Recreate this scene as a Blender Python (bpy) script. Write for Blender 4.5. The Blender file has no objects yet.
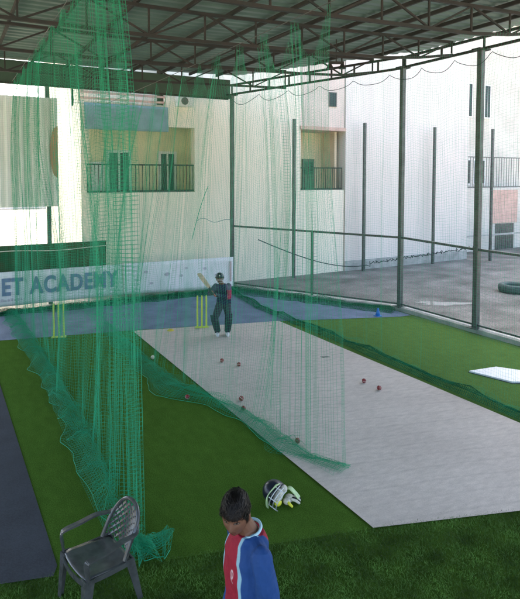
import bpy, bmesh, math, random
import numpy as np
from mathutils import Vector, Matrix, noise
random.seed(7); rng = np.random.default_rng(7)
S = bpy.context.scene
COL = S.collection
PI = math.pi
R = math.radians

# ---------------------------------------------------------------- materials
def nodes(m):
    m.use_nodes = True
    return m.node_tree.nodes, m.node_tree.links
def mat(name, col, rough=.7, var=.12, scale=6., bump=0., bscale=60., metal=0., spec=.5, col2=None, stretch=None, detail=6., lo=.35, hi=.65, trans=0.):
    """principled material: base colour mottled by object-space noise, optional bump"""
    m = bpy.data.materials.new(name); N, L = nodes(m)
    b = N['Principled BSDF']; b.inputs['Roughness'].default_value = rough
    b.inputs['Metallic'].default_value = metal; b.inputs['Specular IOR Level'].default_value = spec
    tc = N.new('ShaderNodeTexCoord'); mp = N.new('ShaderNodeMapping')
    L.new(tc.outputs['Object'], mp.inputs[0])
    if stretch: mp.inputs['Scale'].default_value = stretch
    nz = N.new('ShaderNodeTexNoise'); nz.inputs['Scale'].default_value = scale; nz.inputs['Detail'].default_value = detail
    L.new(mp.outputs[0], nz.inputs[0])
    rp = N.new('ShaderNodeValToRGB')
    c = np.array(col); c2 = np.array(col2) if col2 else c*(1+var)
    c1 = c if col2 else c*(1-var)
    rp.color_ramp.elements[0].position = lo; rp.color_ramp.elements[1].position = hi
    rp.color_ramp.elements[0].color = (*np.clip(c1, 0, 1), 1); rp.color_ramp.elements[1].color = (*np.clip(c2, 0, 1), 1)
    L.new(nz.outputs[0], rp.inputs[0]); L.new(rp.outputs[0], b.inputs['Base Color'])
    if bump:
        n2 = N.new('ShaderNodeTexNoise'); n2.inputs['Scale'].default_value = bscale; n2.inputs['Detail'].default_value = 4
        L.new(tc.outputs['Object'], n2.inputs[0])
        bp = N.new('ShaderNodeBump'); bp.inputs['Strength'].default_value = bump; bp.inputs['Distance'].default_value = .02
        L.new(n2.outputs[0], bp.inputs['Height']); L.new(bp.outputs[0], b.inputs['Normal'])
    return m
def vcmat(name, rough=.7, bump=0., bscale=250., spec=.4, sheen=0.):
    """base colour from the mesh's own dye/skin colour attribute"""
    m = bpy.data.materials.new(name); N, L = nodes(m); b = N['Principled BSDF']
    b.inputs['Roughness'].default_value = rough; b.inputs['Specular IOR Level'].default_value = spec
    a = N.new('ShaderNodeVertexColor'); a.layer_name = 'dye'
    tc = N.new('ShaderNodeTexCoord'); nz = N.new('ShaderNodeTexNoise'); nz.inputs['Scale'].default_value = 25
    L.new(tc.outputs['Object'], nz.inputs[0])
    mx = N.new('ShaderNodeMix'); mx.data_type = 'RGBA'; mx.blend_type = 'MULTIPLY'; mx.inputs[0].default_value = .25
    L.new(a.outputs[0], mx.inputs[6]); L.new(nz.outputs[0], mx.inputs[7]); L.new(mx.outputs[2], b.inputs['Base Color'])
    if bump:
        n2 = N.new('ShaderNodeTexNoise'); n2.inputs['Scale'].default_value = bscale
        L.new(tc.outputs['Object'], n2.inputs[0]); bp = N.new('ShaderNodeBump'); bp.inputs['Strength'].default_value = bump
        bp.inputs['Distance'].default_value = .01
        L.new(n2.outputs[0], bp.inputs['Height']); L.new(bp.outputs[0], b.inputs['Normal'])
    return m

M = {}
M['turf'] = mat('turf', (.100, .210, .030), .95, .06, 7, 1., 420, spec=.02, detail=14, lo=.3, hi=.7)
M['lush'] = mat('lush', (.062, .125, .018), .95, .25, 3, 1., 300, spec=.02)
M['blade'] = mat('blade', (.082, .175, .030), .6, .55, 3.5, spec=.2, detail=9)
M['blue'] = mat('blue', (.150, .195, .280), .85, .14, 2.2, .4, 300, spec=.2, detail=10)
M['sidemat'] = mat('sidemat', (.046, .052, .066), .85, .12, 2.2, .4, 300, spec=.2, detail=10)
M['pitch'] = mat('pitch', (.545, .46, .405), .85, .13, 3.2, .3, 260, spec=.25, stretch=(.5, 3.4, 1), detail=9, lo=.3, hi=.7)
M['concrete'] = mat('concrete', (.180, .169, .154), .9, .38, 1.1, .7, 40, spec=.1, detail=14, stretch=(.8,1.2,1), lo=.3, hi=.7)
M['kerb'] = mat('kerb', (.42, .41, .38), .9, .2, 3, .5, 60)
M['sand'] = mat('sand', (.42, .37, .29), .95, .18, .4, .5, 20, detail=10)
M['soil'] = mat('soil', (.26, .16, .08), .95, .3, 2, .8, 10)
M['steel'] = mat('steel', (.085, .09, .085), .5, .25, 9, .15, 90, metal=.2)
M['rust'] = mat('rust', (.036, .029, .025), .75, .35, 5, .2, 60, col2=(.022, .026, .022))
M['roof'] = mat('roof', (.135, .20, .170), .45, .12, .8, spec=.5)
M['fascia'] = mat('fascia', (.045, .085, .055), .6, .15, 2)
M['cream'] = mat('cream', (.90, .82, .67), .9, .07, 1.6, .25, 60, detail=12, stretch=(1.8,1,.3), lo=.25, hi=.75)
M['white'] = mat('white', (.76, .69, .62), .9, .07, 1.4, .25, 40, detail=12, stretch=(1.6,1,.35), lo=.25, hi=.75)
M['yellow'] = mat('yellow', (.80, .76, .50), .9, .1, 2)
M['ochre'] = mat('ochre', (.78, .64, .44), .9, .1, 2)
M['pink'] = mat('pink', (.60, .40, .33), .9, .12, 3)
M['bluecloth'] = mat('bluecloth', (.24, .35, .40), .85, .12, 3)
M['glass'] = mat('glass', (.04, .055, .055), .25, .2, 2, spec=.25)
M['frame'] = mat('frame', (.78, .78, .75), .5, .06, 5)
M['darkframe'] = mat('darkframe', (.12, .11, .10), .6, .2, 5)
M['banner'] = mat('banner', (.86, .85, .88), .55, .06, 1.7, .15, 8)
M['letter'] = mat('letter', (.18, .25, .39), .6, .1, 8)
M['faint'] = mat('faint', (.55, .50, .58), .6, .15, 8)
M['redmark'] = mat('redmark', (.55, .30, .30), .6, .15, 8)
def flex():
    m = bpy.data.materials.new('flex'); N, L = nodes(m); b = N['Principled BSDF']; b.inputs['Roughness'].default_value = .55
    tc = N.new('ShaderNodeTexCoord'); nz = N.new('ShaderNodeTexNoise'); nz.inputs['Scale'].default_value = 2.; L.new(tc.outputs['Object'], nz.inputs[0])
    rp = N.new('ShaderNodeValToRGB'); rp.color_ramp.elements[0].color = (.72,.74,.70,1); rp.color_ramp.elements[1].color = (.84,.85,.82,1); L.new(nz.outputs[0], rp.inputs[0])
    L.new(rp.outputs[0], b.inputs['Base Color']); t = N.new('ShaderNodeBsdfTranslucent'); t.inputs[0].default_value = (.8,.82,.78,1)
    mx = N.new('ShaderNodeMixShader'); mx.inputs[0].default_value = .22; L.new(b.outputs[0], mx.inputs[1]); L.new(t.outputs[0], mx.inputs[2]); L.new(mx.outputs[0], N['Material Output'].inputs[0])
    return m
M['board'] = flex()
M['orange'] = mat('orange', (.52, .25, .14), .6, .08, 2)
M['net'] = mat('net', (.024, .40, .20), .6, .12, 3, spec=.3)
M['netpale'] = mat('netpale', (.16, .30, .25), .6, .15, 3, spec=.3)
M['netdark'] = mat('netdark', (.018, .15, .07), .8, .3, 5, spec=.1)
M['shade'] = mat('shade', (.028, .115, .055), .85, .3, 2.2, .4, 60, col2=(.085,.085,.045), detail=8, spec=.1)
M['cord'] = mat('cord', (.03, .035, .035), .7, .2, 10)
M['stump'] = mat('stump', (.58, .70, .09), .5, .06, 4)
M['ball'] = mat('ball', (.20, .018, .02), .4, .3, 30)
M['palebal'] = mat('palebal', (.6, .55, .42), .5, .1, 20)
M['seam'] = mat('seam', (.7, .65, .55), .6, .1, 30)
M['chair'] = mat('chair', (.072, .074, .073), .2, .25, 9, .06, 80, spec=.6)
M['hair'] = mat('hair', (.007, .0055, .005), .5, .4, 60, spec=.22)
M['navy'] = mat('navy', (.012, .014, .03), .3, .2, 12, spec=.5)
M['black'] = mat('black', (.012, .012, .013), .6, .2, 12)
M['padwhite'] = mat('padwhite', (.66, .62, .52), .7, .2, 30, .3, 60)
M['padyellow'] = mat('padyellow', (.75, .72, .06), .6, .12, 20)
M['padgreen'] = mat('padgreen', (.52, .68, .36), .6, .15, 20)
M['grill'] = mat('grill', (.55, .55, .55), .35, .1, 20, metal=.5)
M['wood'] = mat('wood', (.62, .50, .34), .5, .12, 6, stretch=(1, 1, 8))
M['grip'] = mat('grip', (.35, .12, .09), .7, .15, 20)
M['cone'] = mat('cone', (.02, .16, .55), .5, .1, 10)
M['disc'] = mat('disc', (.65, .50, .05), .6, .1, 10)
M['sheet'] = mat('sheet', (.72, .74, .78), .5, .05, 6)
M['rubber'] = mat('rubber', (.05, .075, .07), .8, .25, 10)
M['denim'] = mat('denim', (.03, .035, .05), .85, .2, 10, .3, 90)
M['padnavy'] = mat('padnavy', (.012, .018, .035), .6, .25, 14, .3, 60)
M['shoe'] = mat('shoe', (.65, .65, .66), .6, .12, 20)
M['piping'] = mat('piping', (.42, .66, .78), .8, .06, 20)
M['skin'] = vcmat('skin', .5, .08, 300, .4)
M['cloth'] = vcmat('cloth', .75, .45, 38, .25)
def pitch_mat():
    m = bpy.data.materials.new('pitch'); N, L = nodes(m); b = N['Principled BSDF']; b.inputs['Roughness'].default_value = .85; b.inputs['Specular IOR Level'].default_value = .2
    tc = N.new('ShaderNodeTexCoord')
    def noise_(scale, st, det, lo, hi):
        mp = N.new('ShaderNodeMapping'); mp.inputs['Scale'].default_value = st; mp.inputs['Rotation'].default_value = (0,0,R(16)); L.new(tc.outputs['Object'], mp.inputs[0])
        n = N.new('ShaderNodeTexNoise'); n.inputs['Scale'].default_value = scale; n.inputs['Detail'].default_value = det; L.new(mp.outputs[0], n.inputs[0])
        r = N.new('ShaderNodeMapRange'); r.inputs[1].default_value = .3; r.inputs[2].default_value = .7; r.inputs[3].default_value = lo; r.inputs[4].default_value = hi; L.new(n.outputs[0], r.inputs[0]); return r.outputs[0]
    a = noise_(.9,(1,1,1),8,.90,1.06); f = noise_(14,(.55,1.3,1),12,.90,1.08); g = noise_(70,(1,1,1),4,.90,1.08)
    # dark ball scuffs
    vo = N.new('ShaderNodeTexVoronoi'); vo.inputs['Scale'].default_value = 2.1; L.new(tc.outputs['Object'], vo.inputs[0])
    sr = N.new('ShaderNodeMapRange'); sr.inputs[1].default_value = .015; sr.inputs[2].default_value = .07; sr.inputs[3].default_value = .86; sr.inputs[4].default_value = 1.; L.new(vo.outputs[0], sr.inputs[0])
    # faint lines across the mat
    wv = N.new('ShaderNodeTexWave'); wv.bands_direction = 'Y'; wv.inputs['Scale'].default_value = 1.15; wv.inputs['Distortion'].default_value = 1.2; wv.inputs['Detail Scale'].default_value = .6
    mp = N.new('ShaderNodeMapping'); mp.inputs['Rotation'].default_value = (0,0,R(16)); L.new(tc.outputs['Object'], mp.inputs[0]); L.new(mp.outputs[0], wv.inputs[0])
    wr = N.new('ShaderNodeMapRange'); wr.inputs[1].default_value = 0; wr.inputs[2].default_value = .06; wr.inputs[3].default_value = .93; wr.inputs[4].default_value = 1.; L.new(wv.outputs[1], wr.inputs[0])
    o = a
    for q in (f,g,sr.outputs[0],wr.outputs[0]):
        mm = N.new('ShaderNodeMath'); mm.operation = 'MULTIPLY'; L.new(o, mm.inputs[0]); L.new(q, mm.inputs[1]); o = mm.outputs[0]
    mx = N.new('ShaderNodeMix'); mx.data_type = 'RGBA'; mx.blend_type = 'MULTIPLY'; mx.inputs[0].default_value = 1; mx.inputs[6].default_value = (.565,.495,.445,1); L.new(o, mx.inputs[7]); L.new(mx.outputs[2], b.inputs['Base Color'])
    bp = N.new('ShaderNodeBump'); bp.inputs['Strength'].default_value = .25; bp.inputs['Distance'].default_value = .01; L.new(o, bp.inputs['Height']); L.new(bp.outputs[0], b.inputs['Normal'])
    return m
M['pitch'] = pitch_mat()
def sun_streak_mat():
    m = bpy.data.materials.new('sun_streak_mat'); N, L = nodes(m); b = N['Principled BSDF']
    b.inputs['Base Color'].default_value = (.30, .29, .26, 1); b.inputs['Roughness'].default_value = .04  # pale glossy colour standing in for sunlight on the concrete
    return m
M['sun_streak_patch'] = sun_streak_mat()

def pile(m, scale, amt):
    N, L = m.node_tree.nodes, m.node_tree.links; b = N['Principled BSDF']; src = b.inputs['Base Color'].links[0].from_socket
    tc = N.new('ShaderNodeTexCoord'); o = src
    for sc, st, am in ((scale,(1,1,1),amt),(scale*.12,(1,.3,1),amt*.18),(.35,(1,1,1),amt*.18)):
        mp = N.new('ShaderNodeMapping'); mp.inputs['Scale'].default_value = st; L.new(tc.outputs['Object'], mp.inputs[0])
        n = N.new('ShaderNodeTexNoise'); n.inputs['Scale'].default_value = sc; n.inputs['Detail'].default_value = 5; L.new(mp.outputs[0], n.inputs[0])
        r = N.new('ShaderNodeMapRange'); r.inputs[1].default_value = .3; r.inputs[2].default_value = .7; r.inputs[3].default_value = 1-am; r.inputs[4].default_value = 1+am; L.new(n.outputs[0], r.inputs[0])
        mx = N.new('ShaderNodeMix'); mx.data_type = 'RGBA'; mx.blend_type = 'MULTIPLY'; mx.inputs[0].default_value = 1; L.new(o, mx.inputs[6]); L.new(r.outputs[0], mx.inputs[7]); o = mx.outputs[2]
    L.new(o, b.inputs['Base Color'])
M['lane'] = mat('lane_turf', (.145, .270, .068), .95, .06, 7, 1., 420, spec=.02, detail=14, lo=.3, hi=.7); pile(M['lane'], 90, .30)
pile(M['turf'], 90, .38); pile(M['blue'], 70, .14); pile(M['sidemat'], 70, .16); pile(M['concrete'], 26, .34)
# ---------------------------------------------------------------- mesh helpers
def props(o, label=None, cat=None, group=None, kind=None):
    for k, v in (('label', label), ('category', cat), ('group', group), ('kind', kind)):
        if v: o[k] = v
    return o
def empty(name, loc, rz=0, label=None, cat=None, group=None):
    o = bpy.data.objects.new(name, None); COL.objects.link(o)
    o.location = loc; o.rotation_euler = (0, 0, rz); o.empty_display_size = .2
    return props(o, label, cat, group)
def link_mesh(name, me, m, parent=None, world=False, smooth=False):
    me.materials.clear(); me.materials.append(m)
    if smooth: me.polygons.foreach_set('use_smooth', [True]*len(me.polygons))
    o = bpy.data.objects.new(name, me); COL.objects.link(o)
    if parent:
        o.parent = parent
        if world:
            mw = (Matrix.Translation(parent.location) @ Matrix.Rotation(parent.rotation_euler[2], 4, 'Z')).inverted()
            me.transform(mw)
    return o
class MB:
    def __init__(s): s.v = []; s.f = []
    def add(s, vs, fs):
        n = len(s.v); s.v += [tuple(p) for p in vs]; s.f += [tuple(i+n for i in f) for f in fs]; return s
    def box(s, x0, x1, y0, y1, z0, z1):
        return s.add([(x0,y0,z0),(x1,y0,z0),(x1,y1,z0),(x0,y1,z0),(x0,y0,z1),(x1,y0,z1),(x1,y1,z1),(x0,y1,z1)],
                     [(0,3,2,1),(4,5,6,7),(0,1,5,4),(1,2,6,5),(2,3,7,6),(3,0,4,7)])
    def bar(s, p, q, w, h=None, up=(0,0,1)):
        h = h or w; p = Vector(p); q = Vector(q); d = (q-p).normalized(); u = Vector(up)
        if abs(d.dot(u)) > .98: u = Vector((0,1,0)) if abs(d.y) < .9 else Vector((1,0,0))
        a = d.cross(u).normalized()*w/2; b = a.cross(d).normalized()*h/2
        return s.add([p-a-b,p+a-b,p+a+b,p-a+b,q-a-b,q+a-b,q+a+b,q-a+b],
                     [(0,3,2,1),(4,5,6,7),(0,1,5,4),(1,2,6,5),(2,3,7,6),(3,0,4,7)])
    def tube(s, pts, r, n=8, sx=1., ref=(0,0,1)):
        """swept tube; r scalar or per point; sx flattens along the ref side"""
        P = [Vector(p) for p in pts]; k = len(P); rs = r if hasattr(r, '__len__') else [r]*k
        base = len(s.v); ref = Vector(ref)
        for i in range(k):
            t = (P[min(i+1,k-1)]-P[max(i-1,0)]).normalized()
            rf = ref if abs(t.dot(ref)) < .97 else Vector((1,0,0))
            a = t.cross(rf).normalized(); b = a.cross(t).normalized()
            for j in range(n):
                an = 2*PI*j/n; s.v.append(tuple(P[i]+a*math.cos(an)*rs[i]+b*math.sin(an)*rs[i]*sx))
        for i in range(k-1):
            for j in range(n):
                a0 = base+i*n+j; a1 = base+i*n+(j+1)%n; s.f.append((a0,a1,a1+n,a0+n))
        s.f.append(tuple(base+j for j in range(n))[::-1]); s.f.append(tuple(base+(k-1)*n+j for j in range(n)))
        return s
    def lathe(s, prof, c=(0,0,0), n=24):
        base = len(s.v); c = Vector(c)
        for r, z in prof:
            for j in range(n):
                a = 2*PI*j/n; s.v.append((c.x+r*math.cos(a), c.y+r*math.sin(a), c.z+z))
        for i in range(len(prof)-1):
            for j in range(n):
                a0 = base+i*n+j; a1 = base+i*n+(j+1)%n; s.f.append((a0,a1,a1+n,a0+n))
        s.f.append(tuple(base+j for j in range(n))[::-1]); s.f.append(tuple(base+(len(prof)-1)*n+j for j in range(n)))
        return s
    def ball(s, c, r, mtx=None, n=16, m=10):
        c = Vector(c); r = r if hasattr(r,'__len__') else (r,r,r); base = len(s.v)
        def P(x,y,z):
            v = Vector((x*r[0],y*r[1],z*r[2])); v = mtx@v if mtx else v; s.v.append(tuple(c+v))
        P(0,0,-1)
        for i in range(1,m):
            ph = -PI/2+PI*i/m
            for j in range(n): P(math.cos(ph)*math.cos(2*PI*j/n), math.cos(ph)*math.sin(2*PI*j/n), math.sin(ph))
        P(0,0,1)
        for j in range(n): s.f.append((base, base+1+(j+1)%n, base+1+j))
        for i in range(m-2):
            for j in range(n):
                a = base+1+i*n+j; b = base+1+i*n+(j+1)%n; s.f.append((a,b,b+n,a+n))
        t = base+1+(m-1)*n; o = base+1+(m-2)*n
        for j in range(n): s.f.append((o+j, o+(j+1)%n, t))
        return s
    def limb(s, pts, rs, n=14):
        """closed tapered chain with rounded joints (fused later)"""
        for i in range(len(pts)-1):
            p = Vector(pts[i]); q = Vector(pts[i+1]); L = 6
            s.tube([p.lerp(q, k/L) for k in range(L+1)], [rs[i]+(rs[i+1]-rs[i])*k/L for k in range(L+1)], n)
        for p, r in zip(pts, rs): s.ball(p, r, None, n, 8)
        return s
    def loft(s, rings, n=28, p=2.3):
        """rings: (centre, half-width vector, half-depth vector), superellipse sections"""
        base = len(s.v)
        for c, a, b in rings:
            c = Vector(c); a = Vector(a); b = Vector(b)
            for j in range(n):
                t = 2*PI*j/n; ct, st = math.cos(t), math.sin(t)
                s.v.append(tuple(c+a*math.copysign(abs(ct)**(2/p),ct)+b*math.copysign(abs(st)**(2/p),st)))
        for i in range(len(rings)-1):
            for j in range(n):
                a0 = base+i*n+j; a1 = base+i*n+(j+1)%n; s.f.append((a0,a1,a1+n,a0+n))
        s.f.append(tuple(base+j for j in range(n))[::-1]); s.f.append(tuple(base+(len(rings)-1)*n+j for j in range(n)))
        return s
    def mesh(s, name):
        me = bpy.data.meshes.new(name); me.from_pydata(s.v, [], s.f); me.update()
        bm = bmesh.new(); bm.from_mesh(me); bmesh.ops.recalc_face_normals(bm, faces=bm.faces); bm.to_mesh(me); bm.free()
        return me
    def build(s, name, m, parent=None, world=False, smooth=False, bevel=0):
        me = s.mesh(name); o = link_mesh(name, me, m, parent, world, smooth)
        if bevel:
            b = o.modifiers.new('bevel', 'BEVEL'); b.width = bevel; b.segments = 2; b.limit_method = 'ANGLE'
        return o
def fuse(mb, name, voxel, smooth=6):
    """voxel-fuse overlapping closed shapes into one continuous surface"""
    me = mb.mesh(name+'_src'); o = bpy.data.objects.new(name+'_src', me); COL.objects.link(o)
    r = o.modifiers.new('r', 'REMESH'); r.mode = 'VOXEL'; r.voxel_size = voxel; r.use_smooth_shade = True
    if smooth:
        sm = o.modifiers.new('s', 'SMOOTH'); sm.factor = .5; sm.iterations = smooth
    dg = bpy.context.evaluated_depsgraph_get(); dg.update()
    out = bpy.data.meshes.new_from_object(o.evaluated_get(dg)); out.name = name
    bpy.data.objects.remove(o); bpy.data.meshes.remove(me)
    out.polygons.foreach_set('use_smooth', [True]*len(out.polygons))
    return out
def dye(me, fn):
    n = len(me.vertices); co = np.empty(n*3); me.vertices.foreach_get('co', co); co = co.reshape(-1,3)
    c = np.ones((n,4)); c[:,:3] = fn(co)
    a = me.color_attributes.new('dye', 'FLOAT_COLOR', 'POINT'); a.data.foreach_set('color', c.ravel())
def struct(name, mb, m, **k):
    return props(mb.build(name, m, **k), kind='structure')

# ---------------------------------------------------------------- key places (metres)
CORNER = Vector((7.28, 14.70, 0)); BEND = Vector((9.74, 10.24, 0))
def fence_x(y):                                  # right boundary of the shed
    if y <= BEND.y: return BEND.x
    return BEND.x + (CORNER.x-BEND.x)*(y-BEND.y)/(CORNER.y-BEND.y)

# ---------------------------------------------------------------- ground
def sheet(name, poly, z, m, sub=False):
    mb = MB(); n = len(poly)
    mb.add([(x,y,z) for x,y in poly], [tuple(range(n))])
    return struct(name, mb, m)
sheet('ground', [(-400,-300),(500,-300),(500,600),(-400,600)], -.02, M['sand'])
sheet('yard', [(9.0,-8),(40,-8),(40,17.2),(4,17.2),(4,14.4)], -.008, M['concrete'])
sheet('turf', [(-7,-1.5),(9.74,-1.5),(9.74,10.24),(7.28,14.7),(-7,15.0)], .0, M['turf'])
sheet('side_lane_turf', [(6.62,2.9),(9.66,1.95),(9.66,9.55),(6.53,10.70),(6.62,4.6)], .004, M['lane'])
sheet('lush_turf', [(-7,-1.5),(9.6,-1.5),(9.6,1.9),(4.84,3.31),(3.38,3.80),(.67,4.56),(-7,6.6)], .004, M['lush'])
sheet('blue_floor', [(-7,14.3),(-7,14.2),(.77,12.13),(3.33,11.60),(6.49,10.75),(9.26,9.72),(9.6,9.7),(9.6,10.2),(7.2,14.55),(-7,14.9)], .006, M['blue'])
sheet('side_mat', [(-4,5.9),(.62,4.58),(.67,4.7),(.58,9.4),(.55,11.2),(-4,12.6)], .009, M['sidemat'])
sheet('cricket_pitch', [(3.33,11.54),(3.38,3.80),(4.84,3.31),(6.45,2.85),(6.62,4.6),(6.52,10.73)], .012, M['pitch'])
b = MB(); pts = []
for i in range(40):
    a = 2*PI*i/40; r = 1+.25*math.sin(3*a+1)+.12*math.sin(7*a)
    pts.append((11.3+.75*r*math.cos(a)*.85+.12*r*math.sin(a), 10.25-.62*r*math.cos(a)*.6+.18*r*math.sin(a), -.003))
b.add(pts, [tuple(range(40))]); struct('sun_streak_patch', b, M['sun_streak_patch'])  # added pale patch imitating a sunlit streak across the yard, not standing water
# kerb under the fence
b = MB()
for p, q in ((CORNER, BEND), (BEND, Vector((9.9,-1.5,0)))):
    d = (q-p).normalized(); n = Vector((d.y,-d.x,0))*-1
    b.bar(p+Vector((.02,0,.04))+d*.01, q+Vector((.02,0,.04))-d*.01, .22, .12)
struct('kerb', b, M['kerb'], bevel=.012)
# bank of dry soil beyond the boundary
b = MB(); nx, ny = 40, 10
for i in range(nx+1):
    for j in range(ny+1):
        x = -22+24.6*i/nx; y = 19.5+5*j/ny
        h = 1.15*math.sin(PI*min(1,j/ny*1.0))**.7 + .18*noise.noise(Vector((x*.7,y*.7,0)))
        b.v.append((x,y,-.05+max(0,h*min(1,(1-i/nx)*9))))
for i in range(nx):
    for j in range(ny):
        a = i*(ny+1)+j; b.f.append((a,a+ny+1,a+ny+2,a+1))
struct('soil_bank', b, M['soil'], smooth=True)
# grass blades in the long turf near the viewer
def blades(n):
    px = rng.uniform(-1.5, 6.2, n); py = rng.uniform(1.7, 5.2, n)
    lim = np.interp(px, [-7,.67,3.38,4.84,9.6],[6.6,4.56,3.80,3.31,1.9])
    k = (py < lim + .035 - .09*rng.random(n)**2) & ((px > .6) | (py < 4.57+ (.67-px)*.3))
    px, py = px[k], py[k]; n = len(px)
    h = rng.uniform(.010,.028,n); a = rng.uniform(0,2*PI,n); w = rng.uniform(.0013,.0028,n)
    lx = rng.normal(0,.014,n); ly = rng.normal(0,.014,n)
    z0 = np.full(n,.004)
    v = np.stack([np.stack([px-np.cos(a)*w,py-np.sin(a)*w,z0],1), np.stack([px+np.cos(a)*w,py+np.sin(a)*w,z0],1),
                  np.stack([px+lx,py+ly,z0+h],1)],1).reshape(-1,3)
    f = np.arange(3*n).reshape(-1,3)
    me = bpy.data.meshes.new('long_grass'); me.from_pydata(v.tolist(), [], f.tolist())
    o = link_mesh('long_grass', me, M['blade']); props(o, kind='stuff', label='darker long artificial grass blades along the near edge of the turf', cat='grass')
blades(230000)

# ---------------------------------------------------------------- canopy roof
def zr(x): return 6.16 + .035*max(0, x-3.5)
def xr(y): return fence_x(y) + (.55 if y < BEND.y else .42)
canopy = empty('canopy_roof', (2, 6, 0), 0, 'corrugated metal shed roof on brown steel trusses over the cricket lanes', 'roof')
b = MB(); ys = []; y = -4.0; k = 0
while y < 14.92:
    ys.append((y, (0,.028,.028,0)[k%4])); y += (.06,.03,.06,.10)[k%4]; k += 1
xs_n = 12
for y, dz in ys:
    e = xr(min(y,15.2))
    for i in range(xs_n+1):
        x = -7+(e+7)*i/xs_n; b.v.append((x,y,zr(x)+.03+dz))
for j in range(len(ys)-1):
    for i in range(xs_n):
        a = j*(xs_n+1)+i; b.f.append((a,a+1,a+xs_n+2,a+xs_n+1))
o = b.build('roof_sheet', M['roof'], canopy, True); sd = o.modifiers.new('t','SOLIDIFY'); sd.thickness = .006; sd.offset = 1
x = -6.6
while x < 10.2:                                   # purlins run down the lanes
    ye = 14.84 if x < 7.3 else BEND.y + (xr(11)-.45-x+.5)/(2.5)*(CORNER.y-BEND.y)*.9
    ye = min(14.84, ye)
    MB().bar((x,-3.9,zr(x)-.025),(x,ye,zr(x)-.025),.042,.07).build('purlin', M['rust'], canopy, True)
    x += .84
for y in (13.1, 10.9, 8.7, 6.5, 4.3, 2.1, -.1, -2.3):
    b = MB(); xe = fence_x(y)-.02; x0 = -6.0; n = round((xe-x0)/.98); st = (xe-x0)/n
    zt = lambda x: zr(x)-.10; zb = lambda x: zr(x)-.56+.20*max(0,(x-8.2)/1.6)
    for i in range(n):
        xa, xb = x0+i*st, x0+(i+1)*st
        b.bar((xa,y,zt(xa)),(xb,y,zt(xb)),.06,.05); b.bar((xa,y,zb(xa)),(xb,y,zb(xb)),.06,.05)
        if i % 2 == 0: b.bar((xa,y+.002,zt(xa)),(xb,y+.002,zb(xb)),.029)
        else: b.bar((xa,y+.002,zb(xa)),(xb,y+.002,zt(xb)),.029)
        b.bar((xb-.02,y-.002,zb(xb)+.03),(xb-.02,y-.002,zt(xb)-.03),.028)
    b.build('truss', M['rust'], canopy, True)
def lattice(p, q, z0p, z0q, hgt, step):
    b = MB(); p = Vector(p); q = Vector(q); n = max(1, round((q-p).length/step))
    A = lambda t,up: Vector((*(p.lerp(q,t)).xy, z0p+(z0q-z0p)*t+up))
    b.bar(A(0,0),A(1,0),.06,.05); b.bar(A(0,hgt),A(1,hgt),.06,.05)
    for i in range(n+1): b.bar(A(i/n,.026),A(i/n,hgt-.026),.036)
    return b
lattice(CORNER, BEND, 5.73, 5.98, .27, .62).build('eave_truss', M['rust'], canopy, True)
lattice(BEND+Vector((.02,-.05,0)), Vector((9.9,-3.5,0)), 6.0, 6.0, .24, 1.1).build('eave_truss', M['rust'], canopy, True)
MB().box(-7,7.3,14.86,14.89,5.62,6.17).build('fascia', M['fascia'], canopy, True)
MB().bar((-7,14.80,5.60),(7.2,14.80,5.60),.06,.05).build('rear_beam', M['rust'], canopy, True)
# small floodlight under the truss
t = empty('floodlight', (7.05,9.35,5.55), R(-25), 'small brown floodlight hanging under the roof trusses at right', 'lamp')
MB().bar((0,0,.16),(0,0,.62),.02).build('stem', M['rust'], t)
MB().bar((-.16,0,.14),(.16,0,.14),.05,.05).build('bracket', M['rust'], t)
for s in (-1,1): MB().lathe([(.03,.0),(.075,-.09),(.08,-.10),(.02,-.095)],(s*.13,0,.12),14).build('lamp_head', M['rust'], t)

# ---------------------------------------------------------------- posts and fence
def post(p, ztop, w, label, group='steel posts of the shed', foot=True):
    t = empty('steel_post', (p[0],p[1],0), 0, label, 'post', group)
    MB().box(-w/2,w/2,-w/2,w/2,0,ztop).build('shaft', M['steel'], t, bevel=.006)
    b = MB().box(-w*1.2,w*1.2,-w*1.2,w*1.2,.09,.104)
    b.build('base_plate', M['steel'], t)
    MB().box(-w*1.5,w*1.5,-w*.9,w*.9,ztop,ztop+.03).build('cap_plate', M['rust'], t)
    return t
post(CORNER, 5.70, .10, 'dark steel post at the far corner of the shed behind the batter')
post(BEND, 5.97, .105, 'tall dark steel post where the side fence bends, left of the rightmost post')
post((9.77,7.97), 5.97, .115, 'thickest looking dark steel post, rightmost in view on the side fence')
post((9.81,5.70), 5.97, .115, 'dark steel post on the side fence outside the picture', 'steel posts of the shed')
post((9.85,3.43), 5.97, .115, 'dark steel post on the side fence outside the picture', 'steel posts of the shed')
post((2.2,15.12), 6.05, .10, 'dark steel post carrying the striped white board behind the lettered banner')
for yy in (14.7, 9.5, 4.3, -.8): post((-5.95,yy), 5.5, .11, 'dark steel post on the open left side of the shed')
def rail_fence(pts, mids, label):
    p, q = Vector(pts[0]), Vector(pts[1])
    t = empty('rail_fence', (p.x,p.y,0), 0, label, 'fence', 'low rail fence round the shed')
    d = (q-p).normalized()
    MB().bar(p+d*.06+Vector((0,0,pts[2])),q-d*.06+Vector((0,0,pts[3])),.05,.05).build('top_rail', M['steel'], t, True)
    MB().bar(p+d*.06+Vector((0,0,.16)),q-d*.06+Vector((0,0,.16)),.04,.04).build('bottom_rail', M['steel'], t, True)
    for m in mids:
        c = p.lerp(q, m); MB().box(c.x-.028,c.x+.028,c.y-.028,c.y+.028,.10,pts[2]-.028).build('fence_post', M['steel'], t, True)
rail_fence((CORNER,BEND,1.86,1.82), [.52], 'dark rail fence from the far corner post to the bend, with one short middle post')
rail_fence((BEND,(9.77,7.97,0),1.82,1.78), [], 'dark rail fence panel between the two tall right-hand posts')
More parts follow.
